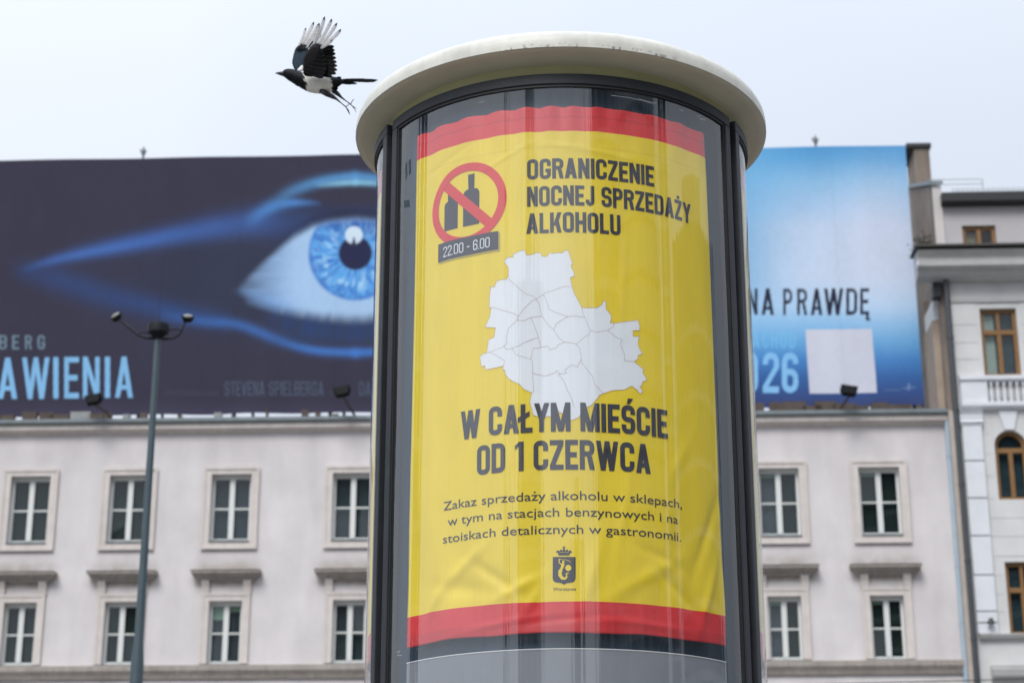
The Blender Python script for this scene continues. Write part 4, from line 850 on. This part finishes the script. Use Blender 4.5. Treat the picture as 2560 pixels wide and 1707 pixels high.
MB().box(XR,XR+.3,y0,9,0,ztop).build('end_wall',wm,white)
b=MB(); b.prism([(y0-.10,ztop),(y0-.22,ztop+.05),(y0-.22,zroof),(9,zroof+.3),(9,ztop)],XL-.0,XR); b.build('roof_edge',blackm,white)
# party (fire) wall: brown on its flank, a pale pier at the street end
pxu=pf(2348,641)[0]; 
pz=[(y0+.12,0),(y0+.12,pf(2340,459)[1]),(y0+1.0,pf(2340,459)[1]+.05),(y0+4.0,pf(2340,459)[1]+.1),(9,pf(2340,459)[1]+.1),(9,0)]
XP=pf(2348,641)[0]; XPL=XP
MB().prism([(y0+.13,0),(y0+.13,pf(2340,462)[1]),(3.4,fac(2272,471,-3.4)[1]),(6.5,fac(2272,471,-3.4)[1]+1.2),(9,fac(2272,471,-3.4)[1]+1.2),(9,0)],XP,XL+.019).build('party_wall',brk,white)
MB().box(XP-.02,XL+.018,y0+.06,y0+.128,0,18.5).build('flank_render',mat('beige_flank_plaster',(.55,.48,.43),.9,.15,2,streak=.2,dirt=(.3,.25,.2)),white)
MB().box(XP+.01,XL+.05,y0+.07,y0+.129,zcor+.02,pf(2340,462)[1]).build('pier_render',mat('pale_pier_plaster',(.60,.565,.54),.85,.08,2),white)
MB().prism([(y0+.0,pf(2340,462)[1]+.003),(y0+.0,pf(2340,452)[1]),(3.4,fac(2272,462,-3.4)[1]),(6.5,fac(2272,462,-3.4)[1]+1.2),(6.5,fac(2272,471,-3.4)[1]+1.203),(3.4,fac(2272,471,-3.4)[1]+.003)],XP-.06,XL+.10).build('wall_coping',zinc,white)
# chimney on the party wall, further back
cd=3.3; cl=fac(2264,370,-cd); crr=fac(2302,370,-cd)
ccz=cl[1]; chx0,chx1=XP+.02,XP+.02+(crr[0]-cl[0])
ch=MB().box(cl[0],crr[0],cd,cd+1.4,16,ccz).build('chimney',brk,white); MB().box(cl[0]-.25,crr[0]+.06,cd-.08,cd+1.5,ccz+.001,ccz+.13).build('chimney_cap',blackm,ch)
# lower flank of plaster and brick piers between the billboard and the downpipe
bx_=fac(2330,900,.1)[0]
MB().box(fac(2302,800,-1.6)[0],XP-.002,1.6,9,18.53,pf(2340,690)[1]).build('flank_render',brk,white)
pw=fac(2330,780,.0)
MB().box(fac(2335,860,0)[0],XP-.003,.02,1.58,18.53,fac(2335,800,0)[1]).build('flank_pier',mat('tan_plaster',(.42,.33,.26),.9,.2,1.5,streak=.3,dirt=(.2,.16,.13)),white)
MB().box(fac(2332,750,0)[0],XP-.004,.0,1.57,fac(2335,800,0)[1]+.003,fac(2332,748,0)[1]).build('flank_pier',wm,white)
# main cornice
zc0=zfr0; hC=zcor-zc0
b=MB(); XC=pf(2300,680,.8)[0]
b.prism([(y0,zc0),(y0-.12,zc0),(y0-.45,zc0+hC*.10),(y0-.50,zc0+hC*.26),(y0-.72,zc0+hC*.33),(y0-.74,zc0+hC*.52),(y0-.60,zc0+hC*.56),(y0-.60,zc0+hC*.72),(y0-.80,zc0+hC*.9),(y0,zcor)],XC+.1,XR); b.build('cornice',shade,white)
MB().prism([(y0-.5,zc0+hC*.262),(y0-.76,zc0+hC*.34),(y0-.765,zc0+hC*.5),(y0-.6,zc0+hC*.555)],XC+.06,XC+.1).build('cornice_return',wm2,white)
MB().box(XC+.0,XR,y0-.90,y0+.12,zcor+.001,zcor+.06).build('cornice_flashing',mat('dark_flashing',(.07,.065,.06),.6),white)
b=MB(); x=XL+.25
MB().box(XL-.02,XR,y0-.06,y0,zfr1-.10,zfr1).build('frieze_moulding',shade,white)
# plaster courses with recessed joints
zj=[pf(2450,v)[1] for v in (753,812.6,857,899,940)]
def course_rows(zs,x0,x1,holes_,name='plaster_block',m=None,parent=white,d=.014):
    for za,zb in zip(zs[1:],zs[:-1]):
        segs=[(x0,x1)]
        for h in holes_:
            if h[2]<zb-.02 and h[3]>za+.02:
                ns=[]
                for a,b_ in segs:
                    if h[1]<=a or h[0]>=b_: ns.append((a,b_))
                    else:
                        if h[0]-.10>a: ns.append((a,h[0]-.10))
                        if h[1]+.10<b_: ns.append((h[1]+.10,b_))
                segs=ns
        for a,b_ in segs: MB().box(a+.006,b_-.006,y0-d,y0,za+.010,zb-.010).build(name,m or wm,parent,bevel=.005)
course_rows(zj,XL+.42 if 0 else XL+.0,XR-3,cols_)
# balustrade band
zb1=pf(2450,943)[1]; zb0_=pf(2450,957)[1]; zb2=pf(2450,1008)[1]; zb3=pf(2450,1026)[1]
MB().prism([(y0,zb0_),(y0-.12,zb0_),(y0-.2,zb0_+.05),(y0-.2,zb1),(y0,zb1+.03)],XL+.1,XR).build('ledge',wm2,white)
MB().prism([(y0,zb3),(y0-.1,zb3),(y0-.22,zb3+.08),(y0-.22,zb2-.02),(y0,zb2)],XL+.1,XR).build('ledge',wm2,white)
pe1=pf(2470.5,980)[0]; MB().box(XL+.12,pe1,y0-.14,y0,zb2,zb0_).build('pedestal',wm2,white)
MB().box(pe1,XR,y0-.004,y0-.002,zb2,zb0_).build('balustrade_back',shade,white)
xx=pe1+.12
while xx<pe1+2.6:
    hh=zb0_-zb2; MB().lathe([(.05,zb2+.01),(.05,zb2+.04),(.03,zb2+.07),(.062,zb2+hh*.3),(.05,zb2+hh*.5),(.024,zb2+hh*.78),(.05,zb2+hh*.92),(.05,zb0_-.01)],10,xx,y0-.09).build('baluster',wm2,white,smooth=True); xx+=.185
# pilaster
pl0=pf(2409,1061,.1)[0]; pl1=pf(2458,1061,.1)[0]; zcap=pf(2430,1031)[1]; zc2=pf(2430,1061)[1]
MB().prism([(y0,zc2-.05),(y0-.14,zc2-.05),(y0-.14,zc2),(y0-.19,zc2+.03),(y0-.14,zc2+.08),(y0-.16,zcap-.1),(y0-.22,zcap),(y0,zcap)],pl0-.05,pl1+.05).build('pilaster_capital',wm2,white)
zp=[zc2-.05]+[pf(2450,v)[1] for v in (1154,1247,1341,1438.7,1529.5,1558,1586)]
for za,zb in zip(zp[1:],zp[:-1]): MB().box(pl0,pl1,y0-.13,y0-.0,za+.018,zb-.018).build('pilaster_block',wm2,white,bevel=.01)
zl=[pf(2560,v)[1] for v in (1034,1085,1135,1190,1247,1295,1341,1390,1438.7,1485,1529.5,1586)]
hol=arcw+cols_
course_rows(zl,pl1+.03,XR-3,hol,d=.012)
za_=pf(2450,1586)[1]; MB().prism([(y0,za_-.12),(y0-.14,za_-.12),(y0-.2,za_-.03),(y0-.2,za_),(y0,za_+.02)],XL+.1,XR).build('ledge',shade,white)
zb_=pf(2450,1664)[1]; MB().prism([(y0,zb_-.5),(y0-.1,zb_-.5),(y0-.3,zb_-.32),(y0-.34,zb_-.14),(y0-.1,zb_-.08),(y0-.12,zb_),(y0,zb_+.01)],XL+.35,XR).build('ledge',shade,white)
# brown windows
def bwin(h,transom,parent=white,arch=0,sunk=None):
    a,b_,c_,d_=h; s=y0+.14 if sunk is None else sunk; b=MB(); e=.11; x=(a+b_)/2
    b.box(a+.002,a+e,s,s+.1,c_+.002,d_-.002); b.box(b_-e,b_-.002,s,s+.1,c_+.002,d_-.002); b.box(a+e,b_-e,s+.001,s+.1,c_+.002,c_+e)
    if not arch: b.box(a+e,b_-e,s+.001,s+.1,d_-e,d_-.002)
    zt=c_+(d_-c_)*transom; tb=.07
    if transom: b.box(a+e,b_-e,s-.02,s+.09,zt-tb,zt+tb)
    zt2=zt-tb if transom else d_-e
    b.box(x-.06,x+.06,s-.015,s+.085,c_+e,zt2)
    if transom and not arch: b.box(x-.045,x+.045,s-.01,s+.08,zt+tb,d_-e)
    if arch:
        r=(b_-a)/2; K=16
        for k in range(K):
            t0,t1=math.pi*k/K,math.pi*(k+1)/K; P=[]
            for yy in (s,s+.1):
                for rr_,tt in ((r-e,t0),(r-.002,t0),(r-.002,t1),(r-e,t1)): P.append((x+rr_*math.cos(tt),yy,d_+rr_*math.sin(tt)))
            b.add(P,[(0,1,2,3),(7,6,5,4),(0,4,5,1),(1,5,6,2),(2,6,7,3),(3,7,4,0)])
    o=b.build('window',wood,parent)
    pan=[(a+e,x-.06,c_+e,zt2),(x+.06,b_-e,c_+e,zt2)]
    if transom and not arch: pan+=[(a+e,x-.045,zt+tb,d_-e),(x+.045,b_-e,zt+tb,d_-e)]
    for p in pan: MB().box(p[0],p[1],s+.05,s+.058,p[2],p[3]).build('pane',winG,o)
    if arch:
        r=(b_-a)/2-e; vs=[(x,s+.05,d_)]+[(x+r*math.cos(math.pi*k/16),s+.05,d_+r*math.sin(math.pi*k/16)) for k in range(17)]; vs2=[(p[0],s+.058,p[2]) for p in vs]
        zl_=max(zt+tb,0)
        b=MB().add(vs+vs2,[(0,i+1,i+2) for i in range(16)]+[(18,18+i+2,18+i+1) for i in range(16)]+[(i+1,18+i+1,18+i+2,i+2) for i in range(16)]); b.build('pane',winG,o)
    return o
sky_refl=mat('sky_reflection_slate',(.04,.075,.105),.9,.3,4)  # sky reflection of the panes, put into the colour of a sheet behind
crt=mat('white_curtain',(.62,.62,.60),.9,.1,8)
for k,h in enumerate(cols_):
    o=bwin(h,.66 if k%2==0 else .62)
    MB().box(h[0]+.12,h[1]-.12,y0+.33,y0+.34,h[2]+.1,h[3]-.1).build('curtain_or_reflection',sky_refl,o)
    if k%2==0:
        MB().prism([(y0+.30,h[2]+.1),(y0+.31,h[2]+.1),(y0+.31,h[3]-.1),(y0+.30,h[3]-.1)],h[0]+.12,(h[0]+h[1])/2-.1).build('curtain_or_reflection',crt,o)
for h in att: bwin((h[0],h[1],zcor+.02,h[3]),0,sunk=y0+.22); 
for h in att: MB().box(h[0]+.1,(h[0]+h[1])/2-.05,y0+.40,y0+.41,zcor+.05,h[3]-.1).build('curtain_or_reflection',mat('tan_curtain',(.45,.33,.24),.9),white)
for k,h in enumerate(arcw):
    o=bwin((h[0],h[1],h[2],wa[3]),.93,arch=1); MB().box(h[0]+.1,h[1]-.1,y0+.36,y0+.37,h[2]+.1,h[3]-.15).build('curtain_or_reflection',sky_refl,o)
    # arch spandrel in front of the square opening and keystone
    x=(h[0]+h[1])/2; r=(h[1]-h[0])/2; b=MB(); K=20; zt=h[3]+.0
    P=[];F=[]
    for i in range(K+1):
        t=math.pi*i/K; X=x+r*math.cos(t); P+=[(X,y0-.001,wa[3]+r*math.sin(t)),(X,y0-.001,zt+.05),(X,y0+.39,wa[3]+r*math.sin(t)),(X,y0+.39,zt+.05)]
    for i in range(K): q=4*i; F+=[(q,q+1,q+5,q+4),(q+2,q+6,q+7,q+3),(q,q+4,q+6,q+2),(q+1,q+3,q+7,q+5)]
    MB().add(P,F).build('arch_spandrel',wm,white)
    kz=wa[3]+r; b=MB(); b.add([(x-.14,y0-.07,kz),(x+.14,y0-.07,kz),(x+.27,y0-.07,zb3-.02),(x-.27,y0-.07,zb3-.02),(x-.14,y0,kz),(x+.14,y0,kz),(x+.27,y0,zb3-.02),(x-.27,y0,zb3-.02)],[(0,1,2,3),(7,6,5,4),(0,4,5,1),(1,5,6,2),(2,6,7,3),(3,7,4,0)]); b.build('keystone',wm2,white,bevel=.01)
# dark downpipe with hopper
xd=pf(2369,708,.12)[0]; b=MB(); b.tube([(xd,y0-.16,zfr0+.05),(xd,y0-.16,.3)],.085,14)
for z in (20.6,18.4,16.2,14.0,11.8): b.tube([(xd,y0-.16,z),(xd,y0-.16,z+.08)],.10,14)
smooth_angle(b.build('downpipe',mat('dark_grey_downpipe',(.055,.062,.068),.5,.15,4),white))
MB().box(xd-.38,xd-.14,y0-.1,y0+.3,fac(2340,745,.5)[1],fac(2340,712,.5)[1]).build('vent_grille',blackm,white)
# lamp on the pilaster, roof railings and snow guard
u,z=pf(2482,1549.6,.2); b=MB(); b.tube([(u,y0-.02,z+.05),(u,y0-.22,z+.05),(u,y0-.25,z-.02)],.02,8); b.tube([(u,y0-.25,z+.05),(u,y0-.25,z-.10)],[.05,.11],12); b.build('wall_lamp',blackm,white)
railm=mat('galvanised_rail',(.45,.47,.5),.5)
b=MB(); xr0=XL-.1; yr=y0+2.0; zr=fac(2440,448,WO-2.0)[1]; xr1=fac(2446,448,WO-2)[0]
for z in (zr,zr-.16): b.tube([(XP+.3,yr,z),(xr1,yr,z)],.014,6)
b.tube([(xr1,yr,zr),(xr1,yr,zr-1.0)],.018,6); b.build('roof_railing',railm,white)
sg=MB(); x=pf(2385,480)[0]
while x<XR-4: sg.box(x-.012,x+.012,y0-.05,y0-.03,zroof,zroof+.20); x+=.15
sg.box(pf(2385,480)[0],XR-4,y0-.06,y0-.05,zroof+.08,zroof+.10); sg.box(pf(2385,480)[0],XR-4,y0-.06,y0-.05,zroof+.16,zroof+.175)
sg.build('snow_guard',railm,white,kind='stuff')
# shrub growing on the party wall
bs=MB(); u,z=fac(2310,612,-.3)
for k in range(220):
    p=Vector((u+random.gauss(0,.16),random.uniform(.1,.5),z+random.gauss(0,.16))); q=Vector((random.gauss(0,1),random.gauss(0,1),random.gauss(0,1))).normalized()*.05; r2=Vector((random.gauss(0,1),random.gauss(0,1),random.gauss(0,1))).normalized()*.04
    bs.add([p-q,p+r2,p+q,p-r2],[(0,1,2,3)])
sh=thing('shrub','small dark shrub rooted in the brown party wall above the cornice','shrub',(0,FD,0),-YAW)
bs.build('foliage',mat('dark_foliage',(.05,.06,.03),.8),sh); MB().tube([(u+.1,.6,z-.2),(u,.3,z)],.02,6).build('trunk',steel,sh)
# ================================================================= STREET LAMP
LD=25.0; lb=at(340,1707,LD); lx=lb.x
lamp=thing('street_lamp','dark green-grey street lamp post with two upturned spot heads in front of the billboard','street lamp',(lx,LD,0))
pm_=mat('lamp_post_paint',(.055,.085,.10),.45,.12,5); dkm=mat('lamp_head_dark',(.010,.013,.016),.55,spec=.25)
ztp=at(397,850,LD).z; zbul=at(343,1640,LD).z
lp=lambda px,py,dd=0: at(px,py,LD+dd)-Vector((lx,LD,0))
smooth_angle(MB().lathe([(.12,.02),(.12,.5),(.085,.6),(.085,zbul-.12),(.078,zbul-.02),(.060,zbul+.18),(.052,zbul+1.5),(.040,ztp)],20).build('post',pm_,lamp))
zp0=at(397,842,LD).z; zp1=at(397,812,LD).z
smooth_angle(MB().lathe([(.0,zp0-.03),(.05,zp0-.03),(.10,zp0+.02),(.145,zp0+.05),(.15,zp1-.03),(.145,zp1),(0,zp1+.005)],28).build('hub_plate',dkm,lamp))
for k,(pts,hc,tilt,hw_) in enumerate((([(389,846),(365,845),(346,838),(325,820),(303,803)],(289,789),-38,.085),([(406,848),(432,846),(447,838),(453,828),(464,801)],(470,791),8,.085))):
    ar=MB().tube([lp(*p) for p in pts],.017,8).build('arm',dkm,lamp,smooth=True)
    c0=lp(395,826); e0=lp(*pts[2 if k==0 else 3]); MB().tube([c0,e0+Vector((0,0,.035))],.012,6).build('brace',dkm,lamp)
    h=MB().lathe([(0,-.075),(.05,-.075),(.075,-.055),(.085,-.01),(.088,0)],20).build('lamp_head',dkm,lamp,smooth=True)
    h.location=lp(*hc); h.rotation_euler=(R_(35),R_(tilt),0)
    g=MB().lathe([(.066,.001),(.066,.012),(.04,.022),(0,.025)],20).build('lens',mat('lamp_lens',(.14,.135,.115),.35),h,smooth=True)
MB().tube([(0,0,zp1),(0,0,zp1+1.0)],.003,6).build('spike',dkm,lamp)
# overhead wire near the bottom of the view
def wire(p,q,lab,sag=.15):
    pts=[p.lerp(q,k/16)-Vector((0,0,sag*4*(k/16)*(1-k/16))) for k in range(17)]; o=MB().tube(pts,.008,6).build('overhead_wire',gask); o['label']=lab; o['category']='wire'
pA,pB=at(-300,1700,30),at(2800,1688,30)
wire(pA,pB,'thin black overhead wire crossing at the bottom of the picture')
# ================================================================= buildings behind the camera, seen mirrored in the curved glass
tw=mat('office_tower_cladding',(.045,.05,.058),.5,.2,.2); tw2=mat('grey_office_facade',(.30,.305,.31),.6,.25,.15)
def tower(az0,az1,dist,h,m,lab,name='office_tower',taper=0):
    t=thing(name,lab,'building'); a=(az0+az1)/2; hw_=dist*math.tan((az1-az0)/2); t.location=(PCX+math.sin(a)*dist,PCY-math.cos(a)*dist,0); t.rotation_euler=(0,0,a)
    MB().box(-hw_,hw_,-14,0,0,h).build('walls',m,t)
    b=MB(); k=int(h/3.4)
    for i in range(1,k): b.box(-hw_-.05,hw_+.05,.0,.12,i*3.4,i*3.4+.5)
    b.build('floor_bands',tw2 if m is tw else tw,t); MB().box(-hw_*.45,hw_*.45,-9,-1,h,h+(16 if taper else 3)).build('roof_plant',tw2,t)
tower(-.47,-.24,75,33,tw,'dark office tower across the square behind the viewer, mirrored in the glass',taper=1)
tower(.29,.58,70,50,tw,'broad dark office tower behind the viewer, mirrored in the glass')
tower(.05,.15,74,21,tw,'low dark block behind the viewer between two office towers')
tower(-.60,-.585,60,38,tw,'slim dark mast tower behind and left of the viewer')
tower(.58,1.02,95,62,tw2,'grey slab office block behind and right of the viewer')
tower(1.06,1.16,80,60,tw,'narrow dark tower behind and right of the viewer')
tower(1.2,1.75,85,40,tw,'long dark block right of the viewer')
tower(-1.75,-1.62,70,40,tw,'narrow dark tower left of the viewer')
tower(-2.3,-2.1,60,30,tw2,'low grey block left of the column')
